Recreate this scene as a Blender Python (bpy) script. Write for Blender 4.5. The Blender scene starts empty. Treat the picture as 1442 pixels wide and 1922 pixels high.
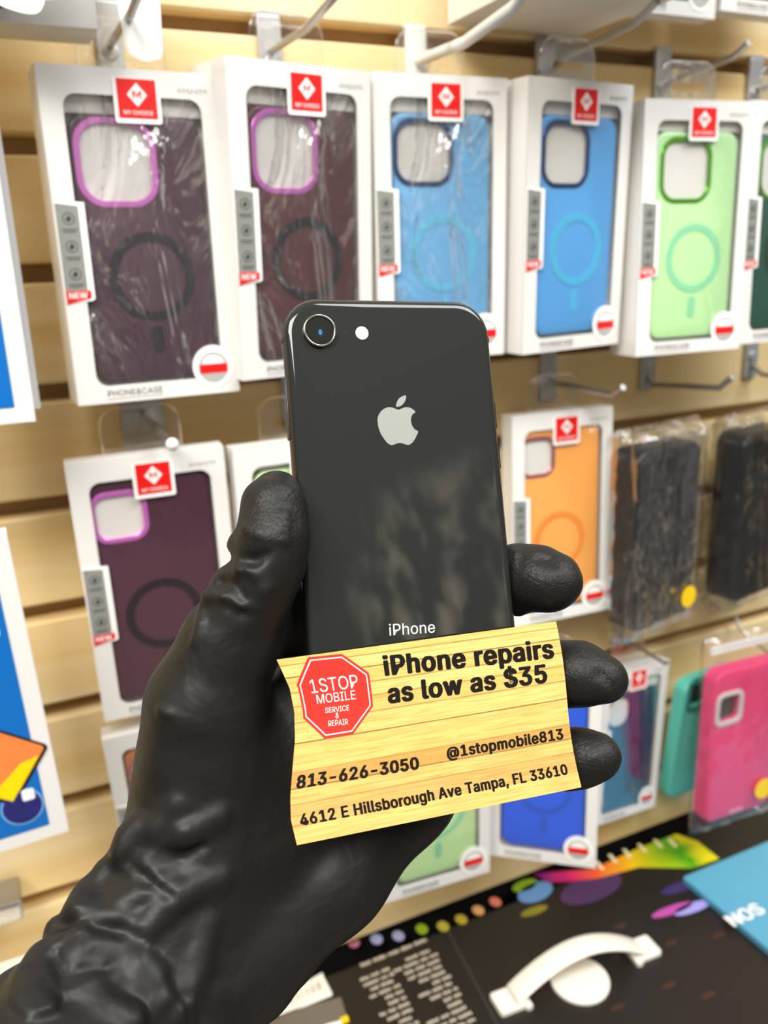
import bpy, bmesh, math, random
import numpy as np
from mathutils import Vector, Matrix
from mathutils.geometry import tessellate_polygon
random.seed(7)
PI = math.pi

# ------------------------------------------------------------------ camera
F = 1600.0                     # focal length in pixels of the 1442 x 1922 frame
PX, PY = 721.0, 961.0
EYE = 1.49                     # camera height above the floor
pit, rol, yaw = math.radians(16.4), math.radians(-1.93), math.radians(24.7)
fwd = np.array([math.sin(yaw)*math.cos(pit), math.cos(yaw)*math.cos(pit), -math.sin(pit)])
r0 = np.array([math.cos(yaw), -math.sin(yaw), 0.0]); u0 = np.cross(r0, fwd)
CR = r0*math.cos(rol) + u0*math.sin(rol); CU = -r0*math.sin(rol) + u0*math.cos(rol)
sc = bpy.context.scene
C = sc.collection
cd = bpy.data.cameras.new('camera'); cam = bpy.data.objects.new('camera', cd); C.objects.link(cam)
M = Matrix([[CR[0], CU[0], -fwd[0], 0], [CR[1], CU[1], -fwd[1], 0], [CR[2], CU[2], -fwd[2], EYE], [0, 0, 0, 1]])
cam.matrix_world = M
cd.sensor_fit = 'VERTICAL'; cd.sensor_height = 24.0; cd.sensor_width = 18.0
cd.lens = 24.0*F/1922.0
cd.clip_start = 0.01
cd.dof.use_dof = True; cd.dof.focus_distance = 0.262; cd.dof.aperture_fstop = 8.6
sc.camera = cam

# ------------------------------------------------------------------ world, lamps, exposure
sc.view_settings.view_transform = 'Standard'; sc.view_settings.look = 'None'
sc.view_settings.exposure = -0.1; sc.view_settings.gamma = 1.0; sc.view_settings.use_curve_mapping = False
w = bpy.data.worlds.new('shop_interior'); sc.world = w; w.use_nodes = True
wn = w.node_tree; bg = wn.nodes['Background']
tc = wn.nodes.new('ShaderNodeTexCoord'); sx = wn.nodes.new('ShaderNodeSeparateXYZ')
wn.links.new(tc.outputs['Generated'], sx.inputs[0])
wr = wn.nodes.new('ShaderNodeValToRGB'); mr = wn.nodes.new('ShaderNodeMapRange')
mr.inputs[1].default_value = -1; mr.inputs[2].default_value = 1
wn.links.new(sx.outputs[2], mr.inputs[0]); wn.links.new(mr.outputs[0], wr.inputs[0])
e = wr.color_ramp.elements
e[0].position = 0.0; e[0].color = (.09, .08, .07, 1)
e[1].position = 1.0; e[1].color = (1.0, .98, .95, 1)
m_ = wr.color_ramp.elements.new(.5); m_.color = (.16, .157, .148, 1)
# made-up bright blotches added behind the camera for the reflection in the phone
vd = wn.nodes.new('ShaderNodeVectorMath'); vd.operation = 'DOT_PRODUCT'; vd.inputs[1].default_value = (.32, -.917, .24)
wn.links.new(tc.outputs['Generated'], vd.inputs[0])
pm = wn.nodes.new('ShaderNodeMapRange'); pm.interpolation_type = 'SMOOTHSTEP'
for i_, v_ in enumerate((.972, .994, 0, 1)): pm.inputs[i_+1].default_value = v_
wn.links.new(vd.outputs['Value'], pm.inputs[0])
wz = wn.nodes.new('ShaderNodeTexNoise'); wz.inputs['Scale'].default_value = 30; wz.inputs['Detail'].default_value = 3
wm = wn.nodes.new('ShaderNodeMapping'); wm.inputs['Scale'].default_value = (1, 1, .42)
wn.links.new(tc.outputs['Generated'], wm.inputs[0]); wn.links.new(wm.outputs[0], wz.inputs['Vector'])
pn = wn.nodes.new('ShaderNodeMapRange'); pn.inputs[1].default_value = .47; pn.inputs[2].default_value = .68
wn.links.new(wz.outputs['Fac'], pn.inputs[0])
pq = wn.nodes.new('ShaderNodeMath'); pq.operation = 'MULTIPLY'; wn.links.new(pm.outputs[0], pq.inputs[0]); wn.links.new(pn.outputs[0], pq.inputs[1])
wx = wn.nodes.new('ShaderNodeMix'); wx.data_type = 'RGBA'; wx.clamp_result = False
wx.inputs[7].default_value = (3.6, 3.1, 2.4, 1); wn.links.new(pq.outputs[0], wx.inputs[0]); wn.links.new(wr.outputs[0], wx.inputs[6])
wn.links.new(wx.outputs[2], bg.inputs[0]); bg.inputs[1].default_value = 0.85

def lamp(name, loc, target, sx_, sy_, power, col):
    l = bpy.data.lights.new(name, 'AREA'); l.shape = 'RECTANGLE'; l.size = sx_; l.size_y = sy_
    l.energy = power; l.color = col
    o = bpy.data.objects.new(name, l); C.objects.link(o); o.location = loc
    o.rotation_euler = (Vector(target)-Vector(loc)).to_track_quat('-Z', 'Y').to_euler()
    return o
lamp('ceiling_panel_light', (-.75, -.55, EYE+1.25), (.25, .6, EYE-.1), 1.3, .7, 62, (1.0, .955, .88))
lamp('ceiling_panel_light', (.95, -.45, EYE+1.25), (.55, .6, EYE-.1), 1.2, .6, 34, (.96, .98, 1.0))

# ------------------------------------------------------------------ materials
def lin(c):
    if isinstance(c, str):
        c = tuple(int(c[i:i+2], 16)/255 for i in (0, 2, 4))
        c = tuple(x/12.92 if x <= .04045 else ((x+.055)/1.055)**2.4 for x in c)
    return (c[0], c[1], c[2], 1.0)
MATS = {}
def mat(name, col, rough=.5, metal=0., spec=.5, coat=0., trans=0., bump=None, vary=None):
    if name in MATS: return MATS[name]
    m = bpy.data.materials.new(name); m.use_nodes = True; MATS[name] = m
    n = m.node_tree; b = n.nodes['Principled BSDF']
    b.inputs['Base Color'].default_value = lin(col); b.inputs['Roughness'].default_value = rough
    b.inputs['Metallic'].default_value = metal; b.inputs['Specular IOR Level'].default_value = spec
    b.inputs['Coat Weight'].default_value = coat; b.inputs['Coat Roughness'].default_value = .06
    b.inputs['Transmission Weight'].default_value = trans
    t = n.nodes.new('ShaderNodeTexCoord')
    if vary:                                     # (scale, second colour, amount)
        nz = n.nodes.new('ShaderNodeTexNoise'); nz.inputs['Scale'].default_value = vary[0]
        nz.inputs['Detail'].default_value = 4
        n.links.new(t.outputs['Object'], nz.inputs['Vector'])
        mx = n.nodes.new('ShaderNodeMix'); mx.data_type = 'RGBA'
        mx.inputs[6].default_value = lin(col); mx.inputs[7].default_value = lin(vary[1])
        ml = n.nodes.new('ShaderNodeMath'); ml.operation = 'MULTIPLY'; ml.inputs[1].default_value = vary[2]
        n.links.new(nz.outputs['Fac'], ml.inputs[0]); n.links.new(ml.outputs[0], mx.inputs[0])
        n.links.new(mx.outputs[2], b.inputs['Base Color'])
    if bump:                                     # (scale, strength, distance)
        nb = n.nodes.new('ShaderNodeTexNoise'); nb.inputs['Scale'].default_value = bump[0]
        nb.inputs['Detail'].default_value = 3
        n.links.new(t.outputs['Object'], nb.inputs['Vector'])
        bp = n.nodes.new('ShaderNodeBump'); bp.inputs['Strength'].default_value = bump[1]
        bp.inputs['Distance'].default_value = bump[2]
        n.links.new(nb.outputs['Fac'], bp.inputs['Height']); n.links.new(bp.outputs[0], b.inputs['Normal'])
    return m

def film(name, fac, rough=.12, scale=30., strength=.5, stretch=(1, 1, 1), tint=(1, 1, 1), dist=.004, haze=0., edge=.5):
    """clear plastic sheet: mostly see-through, a share of glossy reflection on a crinkled normal"""
    if name in MATS: return MATS[name]
    m = bpy.data.materials.new(name); m.use_nodes = True; MATS[name] = m
    n = m.node_tree; n.nodes.remove(n.nodes['Principled BSDF']); out = n.nodes['Material Output']
    tr = n.nodes.new('ShaderNodeBsdfTransparent'); tr.inputs[0].default_value = (*tint, 1)
    gl = n.nodes.new('ShaderNodeBsdfGlossy'); gl.inputs['Roughness'].default_value = rough
    gl.inputs[0].default_value = (1, 1, 1, 1)
    df = n.nodes.new('ShaderNodeBsdfDiffuse'); df.inputs[0].default_value = (.9, .9, .9, 1)
    t = n.nodes.new('ShaderNodeTexCoord'); mp = n.nodes.new('ShaderNodeMapping')
    mp.inputs['Scale'].default_value = stretch
    nz = n.nodes.new('ShaderNodeTexNoise'); nz.inputs['Scale'].default_value = scale
    nz.inputs['Detail'].default_value = 4; nz.inputs['Distortion'].default_value = .6
    bp = n.nodes.new('ShaderNodeBump'); bp.inputs['Strength'].default_value = strength
    bp.inputs['Distance'].default_value = dist
    n.links.new(t.outputs['Object'], mp.inputs[0]); n.links.new(mp.outputs[0], nz.inputs['Vector'])
    n.links.new(nz.outputs['Fac'], bp.inputs['Height']); n.links.new(bp.outputs[0], gl.inputs['Normal'])
    lw = n.nodes.new('ShaderNodeLayerWeight'); lw.inputs[0].default_value = .35
    n.links.new(bp.outputs[0], lw.inputs['Normal'])
    ma = n.nodes.new('ShaderNodeMath'); ma.operation = 'MULTIPLY_ADD'
    ma.inputs[1].default_value = edge; ma.inputs[2].default_value = fac
    n.links.new(lw.outputs['Fresnel'], ma.inputs[0])
    mx0 = n.nodes.new('ShaderNodeMixShader'); mx0.inputs[0].default_value = haze
    n.links.new(tr.outputs[0], mx0.inputs[1]); n.links.new(df.outputs[0], mx0.inputs[2])
    mx = n.nodes.new('ShaderNodeMixShader')
    n.links.new(ma.outputs[0], mx.inputs[0]); n.links.new(mx0.outputs[0], mx.inputs[1]); n.links.new(gl.outputs[0], mx.inputs[2])
    n.links.new(mx.outputs[0], out.inputs['Surface'])
    return m

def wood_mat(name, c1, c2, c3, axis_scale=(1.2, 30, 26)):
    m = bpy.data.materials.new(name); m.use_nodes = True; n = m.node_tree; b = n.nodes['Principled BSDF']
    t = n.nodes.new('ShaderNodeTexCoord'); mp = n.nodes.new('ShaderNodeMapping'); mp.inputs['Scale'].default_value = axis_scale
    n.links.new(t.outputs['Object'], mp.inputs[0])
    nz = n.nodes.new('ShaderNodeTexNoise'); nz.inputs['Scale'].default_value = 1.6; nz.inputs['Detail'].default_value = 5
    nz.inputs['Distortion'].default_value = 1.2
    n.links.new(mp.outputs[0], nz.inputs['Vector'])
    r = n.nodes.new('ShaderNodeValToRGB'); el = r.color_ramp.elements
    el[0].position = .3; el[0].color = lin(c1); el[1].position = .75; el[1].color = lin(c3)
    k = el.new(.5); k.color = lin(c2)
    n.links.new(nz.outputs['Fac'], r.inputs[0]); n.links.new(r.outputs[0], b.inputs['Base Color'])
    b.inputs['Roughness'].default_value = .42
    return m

# ------------------------------------------------------------------ mesh helpers
def at(px, py, Y):
    """point on the wall-parallel plane at distance Y seen at pixel (px, py)"""
    d = CR*(px-PX)/F - CU*(py-PY)/F + fwd
    p = d*(Y/d[1]); return Vector((p[0], p[1], p[2]+EYE))
def atz(px, py, z):
    d = CR*(px-PX)/F - CU*(py-PY)/F + fwd
    p = d*(z/d[2]); return Vector((p[0], p[1], p[2]+EYE))
def atx(px, py, X):
    d = CR*(px-PX)/F - CU*(py-PY)/F + fwd
    p = d*(X/d[0]); return Vector((p[0], p[1], p[2]+EYE))

def tag(o, label=None, cat=None, group=None, kind=None):
    if label: o['label'] = label
    if cat: o['category'] = cat
    if group: o['group'] = group
    if kind: o['kind'] = kind
    return o
def empty(name, mw, label, cat, group=None):
    o = bpy.data.objects.new(name, None); C.objects.link(o); o.empty_display_size = .01
    o.matrix_world = mw
    return tag(o, label, cat, group)
def mesh_obj(name, me, m, parent=None, smooth=False, loc=None):
    o = bpy.data.objects.new(name, me); C.objects.link(o)
    if m is not None:
        me.materials.clear(); me.materials.append(m)
    if parent is not None: o.parent = parent
    if loc is not None: o.location = loc
    if smooth:
        me.polygons.foreach_set('use_smooth', [True]*len(me.polygons)); me.update()
    return o
class MB:
    def __init__(s): s.v = []; s.f = []
    def add(s, vs, fs):
        b = len(s.v); s.v += [tuple(p) for p in vs]; s.f += [tuple(b+i for i in q) for q in fs]; return s
    def box(s, x0, x1, y0, y1, z0, z1, skip=''):
        vs = [(x0,y0,z0),(x1,y0,z0),(x1,y1,z0),(x0,y1,z0),(x0,y0,z1),(x1,y0,z1),(x1,y1,z1),(x0,y1,z1)]
        fs = {'b':(0,3,2,1),'t':(4,5,6,7),'f':(0,1,5,4),'k':(2,3,7,6),'l':(3,0,4,7),'r':(1,2,6,5)}
        return s.add(vs, [q for k, q in fs.items() if k not in skip])
    def plate(s, loops, y0, y1, bev=0., back=True):
        """flat sheet between y0 (towards the viewer) and y1; loops in (x, z): outline first, then holes"""
        loops = [list(l) for l in loops]
        for i, l in enumerate(loops):
            a = sum(l[j][0]*l[(j+1) % len(l)][1]-l[(j+1) % len(l)][0]*l[j][1] for j in range(len(l)))
            if (a > 0) != (i == 0): l.reverse()
        def inset(l, d):
            out = []; n = len(l)
            for j in range(n):
                p, q, r = l[j-1], l[j], l[(j+1) % n]
                e1 = (q[0]-p[0], q[1]-p[1]); e2 = (r[0]-q[0], r[1]-q[1])
                n1 = (-e1[1], e1[0]); n2 = (-e2[1], e2[0])
                L1 = math.hypot(*n1) or 1e-9; L2 = math.hypot(*n2) or 1e-9
                nx = n1[0]/L1+n2[0]/L2; nz = n1[1]/L1+n2[1]/L2; L = max(nx*nx+nz*nz, .4)
                out.append((q[0]+2*d*nx/L, q[1]+2*d*nz/L))
            return out
        rings = []
        if bev > 0:
            for k in range(4):
                a = k/3*PI/2
                rings.append((bev*(1-math.sin(a)), y0+bev*(1-math.cos(a))))
        else: rings = [(0., y0)]
        rings.append((0., y1))
        base = len(s.v)
        idx = []
        for d, y in rings:
            row = []
            for l in loops:
                ll = inset(l, d) if d > 1e-9 else l
                st = len(s.v); s.v += [(x, y, z) for x, z in ll]; row.append((st, len(ll)))
            idx.append(row)
        for a in range(len(idx)-1):
            for (s0, n), (s1, _) in zip(idx[a], idx[a+1]):
                for j in range(n):
                    k = (j+1) % n
                    s.f.append((s0+j, s1+j, s1+k, s0+k))
        for row, flip in ((idx[0], False), (idx[-1], True)):
            if flip and not back: continue
            poly = [[Vector((s.v[st+j][0], s.v[st+j][2], 0)) for j in range(n)] for st, n in row]
            flat = [st+j for st, n in row for j in range(n)]
            for t in tessellate_polygon(poly):
                t = [flat[i] for i in t]
                A, B_, D = (s.v[i] for i in t)
                ar = (B_[0]-A[0])*(D[2]-A[2])-(B_[2]-A[2])*(D[0]-A[0])
                if abs(ar) < 1e-14: continue
                if (ar > 0) == flip: t.reverse()
                s.f.append(tuple(t))
        return s
    def tube(s, pts, r, n=10, cap=True):
        pts = [Vector(p) for p in pts]; rs = r if isinstance(r, (list, tuple)) else [r]*len(pts)
        base = len(s.v); up = None
        for i, p in enumerate(pts):
            d = (pts[min(i+1, len(pts)-1)]-pts[max(i-1, 0)]).normalized()
            if up is None: up = d.orthogonal().normalized()
            up = (up - d*up.dot(d)).normalized(); sd = d.cross(up)
            for k in range(n):
                a = 2*PI*k/n; s.v.append(tuple(p+up*math.cos(a)*rs[i]+sd*math.sin(a)*rs[i]))
        for i in range(len(pts)-1):
            for k in range(n):
                a = base+i*n+k; b = base+i*n+(k+1) % n
                s.f.append((a, b, b+n, a+n))
        if cap:
            s.f.append(tuple(base+k for k in range(n))[::-1]); s.f.append(tuple(base+(len(pts)-1)*n+k for k in range(n)))
        return s
    def sweep(s, loop, prof, closed=True):
        """profile (offset outwards, y) swept round a closed loop in (x, z)"""
        n = len(loop); m = len(prof); base = len(s.v)
        a = sum(loop[j][0]*loop[(j+1) % n][1]-loop[(j+1) % n][0]*loop[j][1] for j in range(n))
        sg = 1 if a > 0 else -1
        for j in range(n):
            p, r = loop[j-1], loop[(j+1) % n]
            t = (r[0]-p[0], r[1]-p[1]); L = math.hypot(*t) or 1
            nx, nz = sg*t[1]/L, -sg*t[0]/L
            for o, y in prof: s.v.append((loop[j][0]+nx*o, y, loop[j][1]+nz*o))
        for j in range(n):
            k = (j+1) % n
            for i in range(m):
                i2 = (i+1) % m
                q = (base+j*m+i, base+j*m+i2, base+k*m+i2, base+k*m+i)
                s.f.append(q)
        return s
    def mesh(s, name):
        me = bpy.data.meshes.new(name); me.from_pydata(s.v, [], s.f); me.update()
        return me
    def build(s, name, m, parent=None, smooth=False, loc=None):
        me = s.mesh(name)
        bm = bmesh.new(); bm.from_mesh(me); bmesh.ops.recalc_face_normals(bm, faces=bm.faces); bm.to_mesh(me); bm.free()
        o = mesh_obj(name, me, m, parent, False, loc)
        if smooth:
            me.polygons.foreach_set('use_smooth', [True]*len(me.polygons))
            me.set_sharp_from_angle(angle=math.radians(38))
        return o

def rrect(x0, x1, z0, z1, r, n=8):
    rr = r if isinstance(r, (list, tuple)) else (r,)*4        # bl, br, tr, tl
    out = []
    for (cx, cz, a0, q) in ((x0, z0, PI, 0), (x1, z0, 1.5*PI, 1), (x1, z1, 0, 2), (x0, z1, .5*PI, 3)):
        R = max(rr[q], 1e-5)
        ox = cx + (R if q in (0, 3) else -R); oz = cz + (R if q in (0, 1) else -R)
        for k in range(n+1):
            a = a0+k/n*PI/2; out.append((ox+R*math.cos(a), oz+R*math.sin(a)))
    return out
def disc(cx, cz, r, n=40, rz=None):
    rz = rz or r
    return [(cx+r*math.cos(2*PI*k/n), cz+rz*math.sin(2*PI*k/n)) for k in range(n)]
def spline(pts, k=5):
    n = len(pts); out = []
    for i in range(n):
        p0, p1, p2, p3 = (np.array(pts[(i+j-1) % n], float) for j in range(4))
        for q in range(k):
            t = q/k
            out.append(tuple(.5*((2*p1)+(-p0+p2)*t+(2*p0-5*p1+4*p2-p3)*t*t+(-p0+3*p1-3*p2+p3)*t**3)))
    return out

# lettering: a flat mesh of a word, cached; x to the right, z up, origin at its left baseline corner, unit size
_TXT = {}
_FONT = None
try:
    import os
    fp = os.path.join(bpy.utils.system_resource('DATAFILES', path='fonts'), 'Inter.woff2')
    if os.path.exists(fp): _FONT = bpy.data.fonts.load(fp)
except Exception: _FONT = None
def glyphs(s, bold=0.):
    key = (s, bold)
    if key not in _TXT:
        cu = bpy.data.curves.new('lettering', 'FONT'); cu.body = s; cu.size = 1.0
        if _FONT: cu.font = _FONT
        cu.space_character = 1.0+bold*1.6; cu.resolution_u = 3; cu.fill_mode = 'FRONT'
        o = bpy.data.objects.new('lettering', cu); C.objects.link(o)
        dg = bpy.context.evaluated_depsgraph_get(); dg.update()
        me = bpy.data.meshes.new_from_object(o.evaluated_get(dg))
        V = np.array([v.co[:2] for v in me.vertices], float); Fc = [tuple(p.vertices) for p in me.polygons]
        bpy.data.objects.remove(o); bpy.data.curves.remove(cu); bpy.data.meshes.remove(me)
        if bold > 0:                             # heavier strokes: the letter stamped a little to each side
            n0 = len(V); st = [(0, 0), (-bold, 0), (bold, 0), (-bold*.7, bold*.45), (bold*.7, bold*.45), (-bold*.7, -bold*.45), (bold*.7, -bold*.45)]
            Fc = [tuple(i+q*n0 for i in f) for q in range(len(st)) for f in Fc]
            V = np.concatenate([np.c_[V+np.array(o_), np.full(n0, q*8e-6)] for q, o_ in enumerate(st)])
        else: V = np.c_[V, np.zeros(len(V))]
        V[:, 0] -= V[:, 0].min()
        _TXT[key] = (V, Fc)
    return _TXT[key]
def text_on(mb, s, x, z, width, y, bold=.0, height=None, ang=0., center=False):
    V, Fc = glyphs(s, bold); k = width/(V[:, 0].max()); kz = k if height is None else height/(V[:, 1].max())
    X = V[:, 0]*k; Z = V[:, 1]*kz
    if center: X = X-width/2
    ca, sa = math.cos(ang), math.sin(ang)
    mb.add([(x+a*ca-b*sa, y-l, z+a*sa+b*ca) for a, b, l in zip(X, Z, V[:, 2])], Fc)
    return mb

# ================================================================== THE SETTING
MAPLE = wood_mat('maple_slat', 'dfbe80', 'e8cd96', 'efdab0', (.9, 30, 16))
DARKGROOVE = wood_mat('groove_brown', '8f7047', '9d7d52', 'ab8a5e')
WY, PITCH, G0 = .635, .080, .0858
mb = MB()
k = -4
while True:                                    # slats with T grooves: one board after another
    top = G0 - PITCH*(k-1) - .0125; bot = G0 - PITCH*k
    if bot < -.67: break
    pr = [(0, bot), (.0025, bot-.0)]
    x0, x1 = -.9, 2.2
    e_ = .002
    mb.add([(x0, WY+.02, EYE+bot), (x1, WY+.02, EYE+bot), (x0, WY+e_, EYE+bot), (x1, WY+e_, EYE+bot),
            (x0, WY, EYE+bot+e_), (x1, WY, EYE+bot+e_), (x0, WY, EYE+top-e_), (x1, WY, EYE+top-e_),
            (x0, WY+e_, EYE+top), (x1, WY+e_, EYE+top), (x0, WY+.02, EYE+top), (x1, WY+.02, EYE+top)],
           [(0, 1, 3, 2), (2, 3, 5, 4), (4, 5, 7, 6), (6, 7, 9, 8), (8, 9, 11, 10)])
    k += 1
wall = mb.build('wall_back', MAPLE); tag(wall, kind='structure')
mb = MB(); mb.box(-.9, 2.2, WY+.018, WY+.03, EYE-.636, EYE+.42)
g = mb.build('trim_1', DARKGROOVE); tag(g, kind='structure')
mb = MB(); mb.box(-2.5, 3.2, -2.6, WY+.03, -.05, 0)
fl = mb.build('floor', mat('floor_vinyl', '8d8274', .4)); tag(fl, kind='structure')
mb = MB(); mb.box(-.9, 2.2, .24, WY+.03, EYE-.80, EYE-.765)
mb.box(-.9, 2.2, .27, WY+.03, 0, EYE-.80)
bb = MB(); bb.box(-.9, 2.2, WY+.008, WY+.03, EYE-.77, EYE-.636)
bo_ = bb.build('shade_panel_back', mat('gap_shade_black', '0e0d0c', .6)); tag(bo_, kind='structure')  # added dark panel, its black stands for the shadow below the wall
ctr = mb.build('shop_counter', mat('counter_laminate', '141210', .4)); tag(ctr, 'dark laminate shop counter running under the slat wall', 'counter')

# ================================================================== PACKAGED PHONE CASES
WHITE = mat('white_card', 'e0deda', .38, spec=.4, bump=(900, .05, .0005))
INNER = mat('white_tray', 'e8e6e0', .5)
RED = mat('red_print', 'e01512', .4)
WHITEPRINT = mat('white_print', 'f4f2ee', .45)
SILVER = mat('silver_foil', '9fa19c', .32, metal=.35, bump=(60, .25, .002))
GREYPRINT = mat('grey_print', '85837d', .5)
DARKPRINT = mat('dark_print', '3a3d3e', .5)
BADGE = mat('badge_grey', 'c3c3be', .35, metal=.3)
FILM_CLEAN = film('window_film_smooth', .03, .07, 14, .25, dist=.003, edge=.22)
FILM_CRINKLE = film('window_film_crinkled', .045, .12, 17, 1.0, (1.5, 1, .55), dist=.022, haze=.015)
TABPLASTIC = film('clear_tab_plastic', .035, .1, 45, .4, dist=.003, haze=.012)
BW, BH, BD = .1025, .19, .017

def box_matrix(tl, yaw, tilt, roll):
    """frame of a hanging box from its front top left corner; origin at the middle of its front bottom edge"""
    a, t, r = map(math.radians, (yaw, tilt, roll))
    ex = Vector((math.cos(a), math.sin(a), 0)); n = Vector((-math.sin(a), math.cos(a), 0)); ez = Vector((0, 0, math.cos(t))) + n*math.sin(t)
    ex, ez = ex*math.cos(r)+ez*math.sin(r), ez*math.cos(r)-ex*math.sin(r)
    ey = ez.cross(ex)
    return ex, ey, ez
def frame(o, ex, ey, ez):
    return Matrix([[ex.x, ey.x, ez.x, o.x], [ex.y, ey.y, ez.y, o.y], [ex.z, ey.z, ez.z, o.z], [0, 0, 0, 1]])

def make_package(key, tl, yaw, tilt, roll, style, label, clabel, s=1., film_m=FILM_CLEAN, front=True, tab=True, depth=BD):
    ex, ey, ez = box_matrix(tl, yaw, tilt, roll)
    tlw = Vector(tl) + Vector((0, 0, EYE))
    W, H, D = BW, BH, depth
    org = tlw + ex*(W/2*s) - ez*(H*s)
    mw = frame(org, ex, ey, ez) @ Matrix.Scale(s, 4)
    box = empty('phone_case_box', mw, label, 'box', 'phone case boxes on the slat wall')
    x0, x1 = -W/2, W/2
    # carton: five closed sides and a front panel with a rounded window, corner notched round the badge
    wx0, wx1, wz0, wz1 = x0+.0125, x1-.0105, .0105, H-.0145
    win = rrect(wx0, wx1, wz0, wz1, .0075)
    bcx, bcz, br = x1-.0165, .0175, .0135
    mb = MB()
    mb.box(x0, x1, 0, D, 0, H, skip='f')
    if front:
        mb.plate([rrect(x0, x1, 0, H, .0006, 2), win], 0, .0008)
        mb.box(x0+.001, x1-.001, .0105, .0108, .001, H-.001)
    else:
        mb.plate([rrect(x0, x1, 0, H, .0006, 2)], 0, .0008)
    mb.build('carton', WHITE, box)
    if not front: return box
    if tab:
        mb = MB()
        mb.plate([rrect(-.026, .026, H-.004, H+.03, (.001, .001, .012, .012)),
                  rrect(-.016, .016, H+.009, H+.0145, .0026)], D-.0008, D-.0003)
        mb.sweep(rrect(-.026, .026, H-.004, H+.03, (.001, .001, .012, .012)), [(0, D-.0014), (.0006, D-.0005), (0, D+.0002), (-.0008, D-.0005)])
        mb.build('hang_tab', TABPLASTIC, box, True)
    # window film
    mb = MB(); mb.plate([rrect(wx0-.001, wx1+.001, wz0-.001, wz1+.001, .0075)], .0011, .0012)
    mb.build('window_film', film_m, box)
    # maker's sticker
    lx, lz = .003, H-.0165
    mb = MB(); mb.plate([rrect(lx-.0135, lx+.0135, lz-.0125, lz+.0115, .0016)], -.0005, 0)
    stk = mb.build('brand_sticker', WHITEPRINT, box)
    mb = MB(); mb.plate([rrect(lx-.0112, lx+.0112, lz-.0098, lz+.0112, .0002, 1)], -.0007, -.0005)
    mb.build('red_panel', RED, stk)
    mb = MB()
    q = .0063; dm = [(lx, lz+.0028+q), (lx+q*.92, lz+.0028), (lx, lz+.0028-q), (lx-q*.92, lz+.0028)]
    mm = [(lx-.0026, lz+.0008), (lx-.0026, lz+.0048), (lx-.0012, lz+.0048), (lx, lz+.0026), (lx+.0012, lz+.0048), (lx+.0026, lz+.0048), (lx+.0026, lz+.0008),
          (lx+.0016, lz+.0008), (lx+.0016, lz+.0032), (lx+.0002, lz+.0012), (lx-.0002, lz+.0012), (lx-.0016, lz+.0032), (lx-.0016, lz+.0008)]
    mb.plate([dm, mm], -.0009, -.0007)
    text_on(mb, 'MY CHOICE', lx, lz-.0078, .017, -.0009, .012, center=True)
    mb.build('lettering', WHITEPRINT, stk)
    # foil strip with three pictograms, on a white backing flap reaching into the window
    fz0, fz1 = .068, .118
    mb = MB(); mb.plate([[(x0+.001, fz1+.0005), (x0+.0175, fz1-.0005), (x0+.0175, fz0-.005), (x0+.016, fz0-.006), (x0+.001, fz0-.0075)]], -.0004, 0)
    st = mb.build('feature_strip', WHITEPRINT, box)
    mb = MB(); mb.plate([[(x0+.0012, fz1-.001), (x0+.0138, fz1-.0025), (x0+.0138, fz0), (x0+.0012, fz0)]], -.0006, -.0004)
    mb.build('foil', SILVER, st)
    mb = MB()
    for i in range(3):
        cz = fz1-.0095-i*.0155; cx = x0+.0078
        mb.plate([disc(cx, cz, .0034, 24), disc(cx, cz, .0029, 24)], -.0007, -.0006)
        mb.plate([[(cx-.0018, cz-.0006), (cx+.0002, cz+.0022), (cx+.0018, cz-.0002), (cx-.0002, cz-.002)]], -.0007, -.0006)
        mb.plate([rrect(cx-.0042, cx+.0042, cz-.0063, cz-.0057, .0001, 1)], -.0007, -.0006)
        mb.plate([rrect(cx-.0036, cx+.0036, cz-.0076, cz-.0071, .0001, 1)], -.0007, -.0006)
    mb.build('pictograms', DARKPRINT, st)
    mb = MB(); mb.plate([[(x0+.0012, fz0), (x0+.0155, fz0), (x0+.0155, fz0-.0045), (x0+.0012, fz0-.0075)]], -.0007, -.0004)
    mb.build('red_tag', RED, st)
    mb = MB(); text_on(mb, 'NEW', x0+.008, fz0-.0043, .0105, -.0009, .02, center=True); mb.build('lettering', WHITEPRINT, st)
    # round badge
    mb = MB(); mb.plate([disc(bcx, bcz, br)], -.0004, 0)
    bd = mb.build('seal_badge', WHITEPRINT, box)
    mb = MB(); mb.plate([disc(bcx, bcz-.0005, .0098)], -.0006, -.0004); mb.build('grey_disc', BADGE, bd)
    mb = MB(); mb.plate([[(bcx-.0068, bcz+.0017), (bcx+.0068, bcz+.0017)] + [(bcx+.0070*math.cos(t), bcz+.0022+.0050*math.sin(t)) for t in (0, .5, 1.0, 1.57, 2.1, 2.6, 3.14)]], -.0007, -.0006)
    mb.build('white_cap', WHITEPRINT, bd)
    mb = MB(); mb.plate([rrect(bcx-.0092, bcx+.0092, bcz-.0042, bcz+.0016, .0002, 1)], -.0008, -.0006); mb.build('red_band', RED, bd)
    # printed lines
    mb = MB(); text_on(mb, 'PHONE&CASE', x0+.018, .0042, .034, -.0003, .01)
    mb.plate([rrect(x0+.018, x0+.052, .0024, .0027, .0001, 1)], -.0003, 0)
    mb.build('brand_line', GREYPRINT, box); mb = MB()
    rr = random.Random(3)
    for i in range(7):                         # faint silver model mark, too soft to read
        a = x1-.024+i*.0026
        mb.tube([(a, -.0003, H-.0115+rr.uniform(0, .002)), (a+.0009, -.0003, H-.0085), (a+.0017, -.0003, H-.0118+rr.uniform(0, .0015))], .00018, 4)
    mb.build('model_mark', GREYPRINT, box)
    # ---- the phone case itself, standing in the tray behind the film
    cs = empty('phone_case', mw, clabel, 'phone case', 'phone cases in window boxes')
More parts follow.
